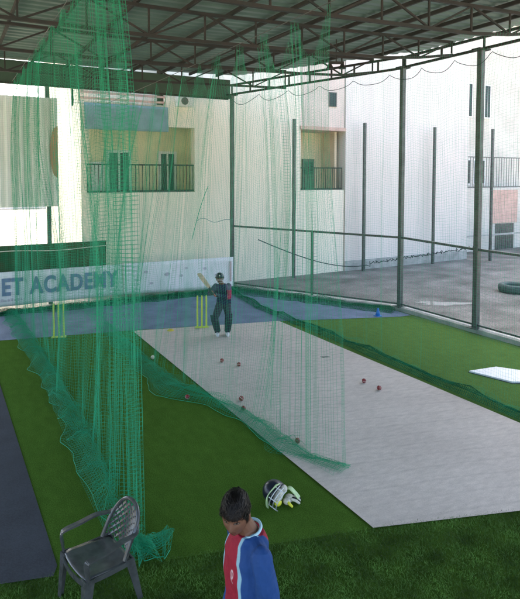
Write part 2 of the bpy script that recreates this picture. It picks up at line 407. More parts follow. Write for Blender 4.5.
rail_fence(((9.77,7.97,0),(9.85,3.43,0),1.78,1.78), [.5], 'dark rail fence panel running out of the picture at right')

# outer boundary posts with wire mesh
OP = [(9.85,15.33),(12.72,15.25),(16.13,15.28),(18.72,14.75)]
lab = ['outer green-black mesh fence post in front of the cream wall', 'outer mesh fence post in front of the left part of the white wall',
       'outer mesh fence post in front of the right part of the white wall', 'outer mesh fence post beyond the white wall, near the pink wall']
for (x,y), l in zip(OP, lab):
    b = MB().box(x-.045,x+.045,y-.045,y+.045,-.02,5.2); o = b.build('mesh_fence_post', M['steel'], bevel=.006); props(o, l, 'post', 'outer mesh fence posts')

# ---------------------------------------------------------------- nets (every strand is geometry)
def strands(lines, r, closed=3, ref=None):
    """lines: array (n, k, 3) of polylines -> verts, quads for 3-sided strands"""
    n, k, _ = lines.shape
    T = np.empty_like(lines); T[:,1:-1] = lines[:,2:]-lines[:,:-2]; T[:,0] = lines[:,1]-lines[:,0]; T[:,-1] = lines[:,-1]-lines[:,-2]
    T /= np.maximum(1e-9, np.linalg.norm(T,axis=2,keepdims=True))
    a = np.cross(T, ref); a /= np.maximum(1e-9, np.linalg.norm(a,axis=2,keepdims=True)); b = np.cross(T, a)
    V = np.stack([lines + r*(math.cos(q)*a+math.sin(q)*b) for q in (0, 2*PI/3, 4*PI/3)], 2)   # n,k,3,3
    V = V.reshape(-1,3)
    i = np.arange(n)[:,None,None]*k*3; j = np.arange(k-1)[None,:,None]*3; c = np.arange(3)[None,None,:]
    p0 = i+j+c; p1 = i+j+(c+1)%3
    F = np.stack([p0,p1,p1+3,p0+3],-1).reshape(-1,4)
    return V, F
def net_mesh(name, G, r, m, along, parent=None, hr=.75):
    """G (ns, nt, 3): grid of knots"""
    v1, f1 = strands(G, r, ref=np.array(along,float)); v2, f2 = strands(np.swapaxes(G,0,1).copy(), r*hr, ref=np.array((0.03,0.05,1.)))
    V = np.concatenate([v1,v2]); F = np.concatenate([f1, f2+len(v1)])
    me = bpy.data.meshes.new(name); me.vertices.add(len(V)); me.vertices.foreach_set('co', V.ravel().astype(np.float32))
    me.loops.add(F.size); me.loops.foreach_set('vertex_index', F.ravel().astype(np.int32))
    me.polygons.add(len(F)); me.polygons.foreach_set('loop_start', np.arange(0,F.size,4,dtype=np.int32))
    me.polygons.foreach_set('loop_total', np.full(len(F),4,dtype=np.int32)); me.update(calc_edges=True)
    return link_mesh(name, me, m, parent, True)
def smooth_noise(n, k, seed):
    g = np.random.default_rng(seed); p = g.normal(0,1,k+4); return np.interp(np.linspace(0,k+3,n), np.arange(k+4), p)
def bunch_map(L, bunches, cell, tight):
    """along-wire position of successive strands: dense inside bunches, even elsewhere"""
    a = [0.]; inb = [0.]
    while a[-1] < L:
        d = sum(math.exp(-((a[-1]-c)/w)**2)*q for c,w,q in bunches); d = min(d,1.)
        a.append(a[-1]+cell*(1-tight*d)); inb.append(d)
    return np.array(a), np.array(inb)
def hanging_net(cell, L, bunches, top, foot, edge, zt, sag, sagstep, tight=.86, zig=.07, loosen=.5, seed=1, bow=.1, poolz=.05, sway=.055):
    """top/foot/edge: functions of along coordinate -> arrays (n,2). returns knot grid"""
    a, inb = bunch_map(L, bunches, cell, tight); n = len(a)
    ph = np.arange(n)
    # flatter at the foot of the net than at the wire
    alow = a*(1-loosen)+loosen*np.convolve(np.pad(a,(12,12),'edge'), np.ones(25)/25, 'valid')
    T = top(a); Fo = foot(alow); E = edge(alow)
    d = top(a+.01)-top(a-.01); d /= np.linalg.norm(d,axis=1,keepdims=True); nrm = np.stack([-d[:,1],d[:,0]],1)
    z = zt(a) - sag*np.abs(np.sin(PI*a/sagstep))**1.3
    zigo = (np.abs((ph*.37)%2-1)-.5)*2*zig*inb
    T = T + nrm*zigo[:,None]; 
    wig = smooth_noise(n, int(L*2.2), seed)*.05+smooth_noise(n, int(L*6), seed+1)*.03
    Fo = Fo + nrm*(zigo*1.2+wig)[:,None]
    pool = np.linalg.norm(E-Fo,axis=1)
    nh = int(math.ceil(float(np.max(z))/cell)); npool = int(math.ceil(float(np.max(pool))*1.35/cell))+1
    G = np.zeros((n, nh+npool+1, 3))
    for k in range(nh+1):
        v = k/nh
        xy = T*(1-v)+Fo*v
        b_ = np.sin(PI*v)*bow*(smooth_noise(n, int(L*1.2), seed+5)*.6)
        xy = xy + nrm*b_[:,None]
        xy = xy + d*(sway*(np.sin(PI*v)*.8*smooth_noise(n,int(L*1.6),seed+8)+np.sin(2*PI*v)*.6*smooth_noise(n,int(L*1.9),seed+9)+np.sin(3.5*PI*v)*.35*smooth_noise(n,int(L*2.3),seed+10)))[:,None]
        xy = xy + nrm*(sway*.8*(np.sin(2.2*PI*v)*smooth_noise(n,int(L*1.5),seed+15)))[:,None]
        G[:,k,:2] = xy; G[:,k,2] = z*(1-v)+.02*v
    for k in range(1,npool+1):
        v = k/npool
        xy = Fo*(1-v)+E*v
        hump = np.sin(PI*v)**2*.5+np.abs(np.sin(2.5*PI*v+smooth_noise(n,int(L*3),seed+20)))*.5*(1-v)
        G[:,nh+k,:2] = xy + d*(v*.10*smooth_noise(n,int(L*3.3),seed+11))[:,None]
        G[:,nh+k,2] = .02 + poolz*hump*np.clip(1+.6*smooth_noise(n,int(L*4),seed+13),.1,2.4)*np.minimum(1,pool/.15)
    return G
def xline(xs, ys_):            # curve x(y) for a net running down the lane; along coordinate = y - y0
    return lambda y: np.interp(y, ys_, xs)
def net_thing(name, loc, label, cat='net'):
    return empty(name, loc, 0, label, cat, 'green cricket nets')

def crumple(par, name, a, foot, edge, layers, h, r, m, seed, along=(.1,1,0), step=11):
    """several loose layers of netting heaped along the foot of a net"""
    F_ = foot(a); E_ = edge(a); n = len(a); L = a[-1]; d = np.gradient(F_,axis=0); d /= np.linalg.norm(d,axis=1,keepdims=True); w_ = np.linalg.norm(E_-F_,axis=1)
    dirn = (E_-F_)/np.maximum(.05,w_)[:,None]
    for q in range(layers):
        sn = lambda f,k: smooth_noise(n, max(4,int(L*f)), seed+31*q+k)
        lo_ = -.12*(q%2); hi_ = (1.0,.86,.66,.92)[q%4]; rows = []
        for k in range(step):
            u = k/(step-1); v = lo_+(hi_-lo_)*u
            xy = F_*(1-v)+E_*v + d*(.07*math.sin(PI*u)*sn(1.6,1)+.03*u*sn(3,2))[:,None] + dirn*(u*(.05*sn(2.6,3)+.02*sn(6,4)))[:,None]
            z = .010+.010*q+h*(math.sin(PI*min(1,u*1.05))**.8*np.clip(.55+.35*sn(2.2,5),.05,1.5)+.38*np.maximum(0,np.sin(2*PI*(1.6*u+.45*sn(1.5,6))))*np.clip(.6+.5*sn(3,7),0,1.6)*(1-u*.6))
            rows.append(np.concatenate([xy,z[:,None]],1))
        net_mesh(name, np.stack(rows,1), r, m, along, par)
        if q == 0: MB().tube([tuple(p) for p in rows[-1]], r*2.2, 5).build('edge_rope', m, par, True)
# --- net A: left edge of the near lane
y0 = 5.25; LA = 9.4
fA = xline([1.44,1.36,1.36,1.42,1.46,1.44,1.38,1.32],[4.4,4.75,5.3,6.3,7.5,9.5,12,15])
eA = xline([1.50,1.36,1.14,1.12,1.16,1.19,1.08,.98],[4.25,4.5,5.2,5.8,7.0,9.4,12,15])
def yA(a, near): return y0-near*1.12*np.exp(-a/.42)+a
bA = [(.06,.14,1),(.32,.10,1),(.62,.10,.97),(.95,.08,.9),(1.75,.09,.9),(2.6,.10,.9),(3.5,.09,.9),(4.5,.1,.9),(5.6,.1,.9),(6.8,.1,.9),(8.,.1,.9),(9.2,.1,.9)]
G = hanging_net(.042, LA, bA,
    lambda a: np.stack([np.full_like(a,1.35), y0+a],1),
    lambda a: np.stack([fA(yA(a,.64)), yA(a,.64)],1),
    lambda a: np.stack([eA(yA(a,.84)), yA(a,.84)],1),
    lambda a: np.full_like(a,5.62), .16, .9, seed=3, zig=.085, poolz=.10, tight=.74)
tA = net_thing('practice_net', (1.35,y0,0), 'large green net left of the near lane, pooled on the turf behind the plastic chair')
net_mesh('netting', G, .0014, M['net'], (.1,1,0), tA)
aa = np.arange(0, LA, .045)
crumple(tA, 'folded_foot', aa, lambda a: np.stack([fA(yA(a,.64)), yA(a,.64)],1), lambda a: np.stack([eA(yA(a,.84)), yA(a,.84)],1), 3, .10, .0014, M['net'], 300)
hp_a = np.arange(0, .56, .028)
crumple(tA, 'folded_foot', hp_a, lambda a: np.stack([1.16+a*.95, 4.72-.10*np.sin(a*5)],1), lambda a: np.stack([1.22+a*.72, 4.40+.16*(a-.15)],1), 4, .085, .0016, M['net'], 420, (1,.1,0))
MB().tube([(1.35,4.2,5.64),(1.35,9.5,5.62),(1.35,14.8,5.64)], .005, 6).build('support_wire', M['steel'], tA, True)

# --- net B: between near lane and pitch
y0b = 4.86; LB = 9.8
fB = xline([3.86,3.62,3.60,3.50,3.35,3.12,3.02,3.0,3.05],[4.7,5.2,5.8,6.6,7.2,8.0,9.5,11.5,15])
eB = xline([3.85,3.58,3.34,3.36,3.12,2.70,2.72,2.72,2.72,2.8],[4.6,5.0,5.5,6.6,7.3,7.9,8.8,10,11.5,15])
bB = [(.0,.05,.9),(.33,.07,.95),(.66,.08,.95),(1.06,.08,.95),(1.46,.09,.95),(2.1,.08,.9),(2.9,.08,.9),(3.8,.09,.9),(4.8,.09,.9),(5.9,.09,.9),(7.1,.09,.9),(8.4,.09,.9)]
def yB(a): return y0b-.10*np.exp(-a/.4)+a
G = hanging_net(.042, LB, bB,
    lambda a: np.stack([np.full_like(a,3.6), y0b+a],1),
    lambda a: np.stack([fB(yB(a)), yB(a)],1),
    lambda a: np.stack([eB(yB(a)), yB(a)-.02],1),
    lambda a: np.full_like(a,5.20), .5, .72, seed=9, zig=.075, poolz=.11, tight=.80)
tB = net_thing('practice_net', (3.6,y0b,0), 'green net between the near lane and the grey pitch, foot sagging over the pitch edge')
net_mesh('netting', G, .00125, M['net'], (.1,1,0), tB, .5)
aa = np.arange(0, LB*.75, .045)
crumple(tB, 'folded_foot', aa, lambda a: np.stack([fB(yB(a)), yB(a)],1), lambda a: np.stack([eB(yB(a))-.03, yB(a)-.02],1), 3, .10, .0013, M['net'], 500)
MB().tube([(3.6,4.2,5.22),(3.6,9.5,5.20),(3.6,14.7,5.22)], .005, 6).build('support_wire', M['steel'], tB, True)

# --- net C: right edge of the pitch
LC = 11.2; y0c = 2.9
fC = xline([6.80,6.80,6.84,6.78,6.95],[2.5,7,10,12,14.2]); eC = xline([6.66,6.68,6.70,6.64,6.85],[2.5,7,10,12,14.2])
bC = [(k,.06,.6) for k in np.arange(.4,11.,1.1)]
G = hanging_net(.05, LC, bC,
    lambda a: np.stack([np.full_like(a,6.85), y0c+a],1),
    lambda a: np.stack([fC(y0c+a)+.10, y0c+a],1),
    lambda a: np.stack([eC(y0c+a), y0c+a],1),
    lambda a: np.full_like(a,5.5), .12, 1.0, seed=21, zig=.05, poolz=.16, bow=.06)
tC = net_thing('practice_net', (6.85,y0c,0), 'thin green net along the right edge of the grey pitch beside the bright grass')
net_mesh('netting', G, .0009, M['net'], (.1,1,0), tC)
# its dense folded foot
a = np.arange(0, LC, .03); rows = []
for k in range(9):
    v = k/8
    rows.append(np.stack([eC(y0c+a)+.02+.22*v+.02*smooth_noise(len(a),30,50+k), y0c+a+.02*smooth_noise(len(a),60,70+k), .02+.085*math.sin(PI*min(1,v*1.1))*np.clip(1+.35*smooth_noise(len(a),26,51),.3,2)],1))
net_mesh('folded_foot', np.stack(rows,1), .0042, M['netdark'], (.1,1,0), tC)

# --- side net along the fence (both legs) and back net
def poly_along(P):
    P = np.array(P); seg = np.linalg.norm(np.diff(P,axis=0),axis=1); cum = np.concatenate([[0],np.cumsum(seg)])
    return (lambda a: np.stack([np.interp(a,cum,P[:,0])+np.clip(a-cum[-1],0,None)*0, np.interp(a,cum,P[:,1])-np.clip(a-cum[-1],0,None)+np.clip(-a,0,None)],1)), cum[-1]
pl, LD = poly_along([(7.20,14.6),(9.64,10.2),(9.72,4.2)])
pe, _ = poly_along([(6.95,14.4),(9.45,10.0),(9.62,4.2)])
G = hanging_net(.052, LD, [(k,.05,.5) for k in np.arange(.9,LD,.95)], pl, pl, pe,
    lambda a: np.interp(a,[0,5.1,12],[5.66,5.92,5.95]), .20, .95, seed=31, zig=.04, poolz=.10, bow=.04, loosen=.3)
tD = net_thing('fence_net', (9.64,10.2,0), 'pale thin net tied in scallops under the eave along the side fence')
net_mesh('netting', G, .0007, M['netpale'], (.3,1,0), tD, 1.25)
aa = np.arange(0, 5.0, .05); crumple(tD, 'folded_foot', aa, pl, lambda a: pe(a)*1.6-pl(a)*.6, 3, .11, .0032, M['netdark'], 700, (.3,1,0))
aa = np.arange(0, LD, .06); pp = pl(aa); zz = np.interp(aa,[0,5.1,12],[5.62,5.88,5.92])
MB().tube([(p[0],p[1],z-.24*abs(math.sin(PI*q/.95))**.8-.03*math.sin(q*7)) for p,z,q in zip(pp,zz,aa)], .007, 5).build('tie_cord', M['cord'], tD, True)

LE = 12.0
be = [(.25+k*.42+.1*math.sin(k*2.3),.05,.82) for k in range(11)]+[(4.75+k*.21+.05*math.sin(k*2.3),.04,.92) for k in range(18)]+[(8.9+k*.42,.05,.82) for k in range(7)]
G = hanging_net(.052, LE, be,
    lambda a: np.stack([7.2-a, 14.62+.006*a],1), lambda a: np.stack([7.15-a, 14.52+.02*a],1), lambda a: np.stack([7.1-a, 14.15+.03*a],1),
    lambda a: np.full_like(a,5.62), .05, .84, seed=41, zig=.05, poolz=.14, bow=.05, loosen=.3)
tE = net_thing('back_net', (7.2,14.62,0), 'green net with close upright folds hanging across the back of the lanes behind the batter')
net_mesh('netting', G, .00085, M['net'], (1,.05,0), tE)
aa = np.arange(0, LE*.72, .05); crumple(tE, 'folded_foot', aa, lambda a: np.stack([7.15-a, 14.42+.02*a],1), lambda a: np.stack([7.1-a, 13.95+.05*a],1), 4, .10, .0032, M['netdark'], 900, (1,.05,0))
# loose tie rope at the back net
props(MB().tube([(5.85+.55*t, 14.5, 2.9-.9*t+.0*t) if t < .0 else (6.05+1.15*t, 14.48, 2.06+.10*math.sin(t*9)*(1-t)) for t in np.linspace(0,1,16)], .008, 5).build('rope', M['netpale']), 'short slack green rope tied to the far corner post behind the batter', 'rope')
props(MB().tube([(6.42-.5*t, 14.50, 3.05-1.5*t+.12*math.sin(PI*t)) for t in np.linspace(0,1,14)], .010, 5).build('rope', M['net']), 'slanting loose green rope on the back net above the raised bat', 'rope')

# sagging dead vine/cable along the outer fence
pts = []
for t in np.linspace(0,1,160):
    x = 8.4+10.0*t; z = 1.35-1.15*math.sin(PI*min(1,t*1.18))**1.0 if t < .45 else .28+.45*(t-.45)
    tang = 0 if t < .42 else .05
    pts.append((x+tang*math.cos(t*420), 15.12+.03*math.sin(t*33)+tang*math.sin(t*250), z+tang*1.3*math.sin(t*420)*abs(math.sin(t*37))))
props(MB().tube(pts, .016, 5).build('cable', M['cord']), 'black tangled cable sagging along the outer fence in front of the white wall', 'cable')

# ---------------------------------------------------------------- banners and board at the back
def slab_yz(mb, x0, x1, ya, yb, z0, z1, th=.012, nx=40, rip=.012, seed=0):
    """hanging cloth with gentle ripples and thickness, facing -Y"""
    nz = 8; base = len(mb.v)
    for s in (0,1):
        for i in range(nx+1):
            t = i/nx; x = x0+(x1-x0)*t; y = ya+(yb-ya)*t
            for j in range(nz+1):
                z = z0(t)+(z1(t)-z0(t))*j/nz
                mb.v.append((x, y+rip*noise.noise(Vector((x*2.2+seed,z*1.5,seed)))*2+(th if s else 0), z))
    w = nz+1; off = (nx+1)*w
    for i in range(nx):
        for j in range(nz):
            a = base+i*w+j; mb.f.append((a,a+w,a+w+1,a+1)); mb.f.append((a+off,a+off+1,a+off+w+1,a+off+w))
    for i in range(nx):
        a = base+i*w; mb.f.append((a,a+off,a+off+w,a+w)); a += nz; mb.f.append((a,a+w,a+off+w,a+off))
    for j in range(nz):
        a = base+j; mb.f.append((a,a+1,a+off+1,a+off)); a = base+nx*w+j; mb.f.append((a,a+off,a+off+1,a+1))
    return mb
def text_mesh(body, size, depth, name, m, parent, loc, rot, offset=.0, sx=1.):
    c = bpy.data.curves.new(name,'FONT'); c.body = body; c.size = size; c.extrude = depth; c.offset = offset; c.space_character = 1.12
    o = bpy.data.objects.new(name+'_src', c); COL.objects.link(o); dg = bpy.context.evaluated_depsgraph_get(); dg.update()
    me = bpy.data.meshes.new_from_object(o.evaluated_get(dg)); me.name = name
    bpy.data.objects.remove(o)
    me.transform(Matrix.Diagonal((sx,1,1,1)))
    xs = [v.co.x for v in me.vertices]
    t = link_mesh(name, me, m, parent); t.location = loc; t.rotation_euler = rot
    return t, min(xs), max(xs)
bn = empty('banner', (1.5,14.78,0), 0, 'white banner lettered ET ACADEMY in blue-grey along the back of the lanes', 'banner', 'banners along the back')
yb_ = lambda x: 14.80-.045*(x-1)
mb = slab_yz(MB(), -.05, 3.98, yb_(-.05), yb_(3.98), lambda t: .10+.05*t, lambda t: .97+.0*t, rip=.004)
mb.build('banner_cloth', M['banner'], bn, True, True)
tx, a_, b_ = text_mesh('ET ACADEMY', .62, .004, 'lettering', M['letter'], bn, (0,0,0), (R(90),0,math.atan(-.045)), offset=.022)
W = b_-a_; sc = (3.86-1.02)/W
tx.scale = (sc,.93,1); tx.location = (1.02-a_*sc-1.5, yb_(1.02)-.028-14.78, .40)
mb = MB()
for k in range(14): mb.box(.62+k*.075,.62+k*.075+.05, yb_(1.0)-.022, yb_(1.0)-.016, .235,.275+.015*(k%3))
mb.build('small_print', M['faint'], bn, True)
bn2 = empty('banner', (5.6,14.6,0), 0, 'pale white banner with faint logos on the back wall behind the batter', 'banner', 'banners along the back')
mb = slab_yz(MB(), 4.0, 7.18, yb_(4.0)-.02, 14.42, lambda t: .16-.10*t, lambda t: .98, rip=.004, seed=4)
mb.build('banner_cloth', M['banner'], bn2, True, True)
for (x,z,r) in ((4.6,.72,.06),(4.75,.4,.05),(5.2,.62,.07),(5.6,.55,.05),(5.75,.75,.045),(6.3,.7,.05),(6.65,.5,.05)):
    y = yb_(4)-.02+(14.42-yb_(4)+.02)*(x-4)/3.18-.024
    mb = MB().add([(x+r*math.cos(q*PI/6),y,z+r*.7*math.sin(q*PI/6)) for q in range(12)]+[(x+r*math.cos(q*PI/6),y+.006,z+r*.7*math.sin(q*PI/6)) for q in range(12)],
           [tuple(range(12))]+[(q,(q+1)%12,12+(q+1)%12,12+q) for q in range(12)])
    mb.build('logo_mark', M['faint'], bn2, True)
MB().box(7.05,7.10,14.385,14.395,.28,.86).build('red_strip', mat('fadedred',(.58,.40,.42),.6,.1,8), bn2, True)
# green shade cloth above the banner
sc_ = slab_yz(MB(), -6.0, 3.62, 14.95, 14.95, lambda t: .12, lambda t: 1.60, rip=.03, nx=90, seed=2)
o = sc_.build('shade_cloth', M['shade'], None, False, True); props(o, 'dark green shade cloth strung behind the lettered banner, below the striped white board', 'shade cloth')
props(MB().tube([(-6+9.6*t,14.90,1.47-.05*math.sin(PI*t*4)**2) for t in np.linspace(0,1,50)], .012, 5).build('rope', M['seam']), 'white rope along the top of the green shade cloth', 'rope')
# striped white board
bd = empty('sign_board', (2.2,15.0,0), 0, 'large corrugated white board with an orange-brown mark, on the post at far left', 'sign board')
mb = MB(); n = 90; x0, x1 = -1.2, 2.44; z0, z1 = 2.55, 5.33
for s in (0,1):
    for i in range(n+1):
        x = x0+(x1-x0)*i/n; y = 15.02+(.0,.03,.07,.03)[i%4]+.010*s
        mb.v += [(x,y,z0),(x,y,z1)]
for i in range(n):
    a = 2*i; mb.f.append((a,a+2,a+3,a+1)); b0 = a+2*(n+1); mb.f.append((b0,b0+1,b0+3,b0+2))
    mb.f += [(a,b0,b0+2,a+2),(a+1,a+3,b0+3,b0+1)]
mb.f += [(0,1,2*(n+1)+1,2*(n+1)),(2*n,2*n+2*(n+1),2*n+2*(n+1)+1,2*n+1)]
mb.build('board_sheet', M['board'], bd, True)
mb = MB(); pr = []
for q in range(17): pr.append((2.44-.20+.20*(1-math.sin(PI/2*q/16)) if False else 2.43-.19*math.sin(PI*q/16)**.35, 3.27+1.36*q/16))
mb.add([(x,15.016,z) for x,z in pr]+[(x,15.024,z) for x,z in pr], [tuple(range(17)),tuple(range(17,34))[::-1]]+[(q,(q+1)%17,17+(q+1)%17,17+q) for q in range(17)])
mb.build('orange_mark', M['orange'], bd, True)

# ---------------------------------------------------------------- buildings
ab = empty('apartment_building', (7,15.6,0), 0, 'cream apartment building with recessed balconies beyond the back net', 'building')
F = 15.6; D = 22.
mb = MB()
mb.box(3.12,12.10,F,F+.3,-.02,2.86)             # below the balconies
mb.box(3.12,3.27,F,F+.3,2.86,5.33); mb.box(6.47,10.28,F,F+.3,2.86,13.6); mb.box(5.60,6.468,F,F+.3,4.78,13.6)
mb.box(3.12,5.598,F+.9,F+1.2,5.36,13.6)
mb.build('wall', M['cream'], ab, True)
mb = MB(); mb.box(10.282,12.10,F+.002,F+.3,5.02,13.6); mb.build('pink_wall', mat('pinkplaster',(.70,.58,.50),.9,.07,1.5), ab, True)
mb = MB(); mb.box(3.12,3.42,F+.302,D,-.02,13.6); mb.box(11.8,12.10,F+1.6,D,-.02,13.6); mb.box(3.42,11.8,D-.3,D,-.02,13.6); mb.build('side_wall', M['cream'], ab, True)
MB().box(3.1,12.1,F+.3,D,13.6,13.8).build('roof_slab', M['frame'], ab, True)
mb = MB(); mb.box(3.43,6.9,F+1.3,F+1.4,2.86,5.3); mb.box(6.7,6.8,F+.3,F+1.3,2.86,5.3); mb.build('balcony_wall', M['yellow'], ab, True)
MB().box(3.42,6.8,F+.3,F+1.3,2.70,2.86).build('balcony_floor', M['frame'], ab, True)
MB().box(3.42,6.8,F+.3,F+1.3,5.3,5.36).build('balcony_ceiling', M['yellow'], ab, True)
mb = MB(); mb.box(10.29,12.05,F+1.1,F+1.2,2.86,4.95); mb.box(11.9,12.0,F+.3,F+1.1,2.86,4.95); mb.build('balcony_wall', M['ochre'], ab, True)
MB().box(10.29,12.0,F+.3,F+1.1,2.70,2.86).build('balcony_floor', M['frame'], ab, True)
MB().box(10.25,12.13,F-.06,F+1.2,4.90,5.018).build('balcony_slab', M['pink'], ab, True)
slab_yz(MB(), 3.22, 5.62, F-.05, F-.05, lambda t: 4.62, lambda t: 5.34, rip=.02, nx=30).build('blue_awning', M['bluecloth'], ab, True, True)
def railing(x0,x1,z0,z1,n, y, m):
    mb = MB(); mb.bar((x0,y,z1),(x1,y,z1),.05,.04); mb.bar((x0,y,z0),(x1,y,z0),.05,.05)
    for i in range(n+1):
        x = x0+.02+(x1-x0-.04)*i/n; mb.bar((x,y,z0+.02),(x,y,z1-.02),.016)
    return mb
railing(3.28,6.46,2.90,3.66,30,F+.08,M['steel']).build('railing', M['rust'], ab, True)
railing(10.30,12.06,2.90,3.62,18,F+.08,M['steel']).build('railing', M['rust'], ab, True)
for (x0,x1) in ((4.12,4.88),(5.75,6.35)):
    w = MB(); w.box(x0,x0+.08,F+1.22,F+1.298,2.86,4.12); w.box(x1-.08,x1,F+1.22,F+1.298,2.86,4.12); w.box(x0+.08,x1-.08,F+1.22,F+1.298,4.04,4.12)
    w.box((x0+x1)/2-.03,(x0+x1)/2+.03,F+1.23,F+1.298,2.86,4.04)
    dr = w.build('door', M['frame'], ab, True)
    g = MB(); g.box(x0+.08,(x0+x1)/2-.03,F+1.26,F+1.297,2.86,4.04); g.box((x0+x1)/2+.03,x1-.08,F+1.26,F+1.297,2.86,4.04)
    me = g.mesh('pane'); me.transform(Matrix.Translation(-ab.location)); link_mesh('pane', me, M['glass'], dr)
g = MB(); g.box(3.6,4.0,F+1.0,F+1.25,2.9,3.75); g.build('shutter', M['frame'], ab, True)
w = MB().box(11.05,11.55,F+1.03,F+1.098,2.87,3.95).build('door', M['darkframe'], ab, True)
me = MB().box(11.12,11.28,F+1.015,F+1.028,3.4,3.86).box(11.32,11.48,F+1.015,F+1.028,3.4,3.86).mesh('pane'); me.transform(Matrix.Translation(-ab.location)); link_mesh('pane', me, M['glass'], w)
MB().box(10.38,10.78,F+.9,F+1.06,2.9,4.1).build('shutter', M['bluecloth'], ab, True)
w = MB(); w.box(11.42,11.74,F-.03,F,5.72,6.22); w = w.build('window', M['darkframe'], ab, True)
me = MB().box(11.45,11.71,F-.036,F-.031,5.75,6.19).mesh('pane'); me.transform(Matrix.Translation(-ab.location)); link_mesh('pane', me, M['glass'], w)
mb = MB()
for z in (5.46,5.62,5.80,5.98): mb.box(3.15,5.58,F+.1,F+.14,z,z+.06)
mb.build('upper_railing', M['pink'], ab, True)
MB().box(3.16,5.58,F+.2,F+.88,5.36,5.42).build('upper_balcony_floor', M['frame'], ab, True)
ac = MB().box(5.86,6.34,F-.28,F-.002,5.38,5.68).build('air_conditioner', M['frame'], ab, True, bevel=.01)
g = MB()
for q in range(20): pass
g.lathe([(.02,0),(.11,0),(.11,.012),(.02,.012)],(0,0,0),20); me = g.mesh('fan_grille'); me.transform(Matrix.Translation(Vector((6.05,F-.284,5.53))-ab.location)@Matrix.Rotation(R(90),4,'X')); link_mesh('fan_grille', me, M['darkframe'], ac)

wb = empty('white_building', (15.2,15.55,0), 0, 'tall plain white building wall filling the right of the yard', 'building')
MB().box(12.13,18.3,15.56,24,-.02,14.5).build('wall', M['white'], wb, True)
for z in (4.98,7.55): MB().box(18.302,18.42,15.66,15.86,z,z+.13).build('ledge', M['redmark'], wb, True)
MB().box(12.1,18.33,15.53,24.03,14.5,14.7).build('roof_slab', M['frame'], wb, True)
MB().box(12.13,18.298,15.535,15.558,-.02,.35).build('plinth', M['kerb'], wb, True)

rb = empty('terrace_house', (22,17,0), 0, 'pale house with dark windows and a railed terrace right of the white wall', 'building')
Y2 = 17.0
mb = MB(); mb.box(18.9,26,Y2+1.2,Y2+6,2.82,10.8); mb.box(18.9,26,Y2,Y2+6,-.02,2.80); mb.build('wall', mat('housewall',(.64,.60,.53),.9,.08,1.2), rb, True)
MB().box(18.8,26.1,Y2+.9,Y2+6.1,10.8,10.95).build('roof_slab', M['frame'], rb, True)
MB().box(21.45,23.35,Y2-.03,Y2-.002,1.2,2.72).build('pink_panel', M['pink'], rb, True)
gt = MB(); 
for k in range(9): gt.box(21.85+k*.14,21.85+k*.14+.12,Y2-.05,Y2-.034,0,1.17)
gt.build('gate', M['steel'], rb, True)
for (x0,x1,z0,z1) in ((20.9,21.55,6.1,7.7),(22.35,22.8,6.1,7.7),(20.7,21.5,2.95,4.15),(21.7,22.5,2.95,4.15)):
    w = MB(); w.box(x0,x1,Y2+1.14,Y2+1.198,z0,z1); w = w.build('window', M['frame'], rb, True)
    me = MB().box(x0+.06,(x0+x1)/2-.02,Y2+1.125,Y2+1.138,z0+.06,z1-.06).box((x0+x1)/2+.02,x1-.06,Y2+1.125,Y2+1.138,z0+.06,z1-.06).mesh('pane')
    me.transform(Matrix.Translation(-rb.location)); link_mesh('pane', me, M['glass'], w)
railing(19.0,25.9,2.86,4.2,40,Y2+.06,M['darkframe']).build('railing', M['darkframe'], rb, True)
props(MB().bar((18.9,16.2,.80),(24.5,16.2,.80),.07,.07).bar((18.95,16.2,-.02),(18.95,16.2,.765),.07,.07).bar((24.45,16.2,-.02),(24.45,16.2,.765),.07,.07).build('barrier', M['kerb']), 'pale horizontal barrier rail in front of the pink wall at right', 'barrier')
far = empty('boundary_wall', (-4,62,0), 0, 'far sunlit white wall seen under the striped board at left', 'wall')
MB().box(-40,16,62,62.3,-.02,3.0).build('wall', M['white'], far, True); MB().box(-40.05,16.05,61.95,62.35,3.0,3.12).build('coping', M['kerb'], far, True)
# tyre lying in the yard with a thin stand
ty = MB(); prof = []
for q in range(20):
    a = 2*PI*q/20; prof.append((.34+.10*math.cos(a)*1.0, .12+.115*math.copysign(abs(math.sin(a))**.6, math.sin(a))))
base = len(ty.v); n = 28
for r, z in prof:
    for j in range(n): ty.v.append((14.25+r*math.cos(2*PI*j/n), 10.35+r*math.sin(2*PI*j/n), z-.008))
for i in range(20):
    for j in range(n): ty.f.append((i*n+j, i*n+(j+1)%n, ((i+1)%20)*n+(j+1)%n, ((i+1)%20)*n+j))
props(ty.build('tyre', M['rubber'], None, False, True), 'dark green-black tyre lying flat in the yard beyond the rightmost post', 'tyre')

# ---------------------------------------------------------------- stumps
def stumps(loc, rz, label):
    t = empty('stumps', loc, rz, label, 'stumps', 'yellow stump sets')
    for k in (-1,0,1):
        MB().lathe([(.017,.02),(.019,.05),(.019,.66),(.014,.70),(.008,.712)],(k*.098,0,0),12).build('stump', M['stump'], t, False, True)
    MB().box(-.145,.145,-.05,.05,0,.022).build('base', M['stump'], t, bevel=.006)
    mb = MB()
    for k in (-.5,.5): mb.tube([(k*.098-.048,0,.714),(k*.098-.02,0,.716),(k*.098+.02,0,.716),(k*.098+.048,0,.714)],[.005,.007,.007,.005],8)
    return t
stumps((4.74,11.06,.014), R(-16), 'bright yellow stumps on the blue floor directly behind the batter')
stumps((1.86,11.80,.004), R(-16), 'bright yellow stumps at the far end of the near lane, below the ACADEMY lettering')

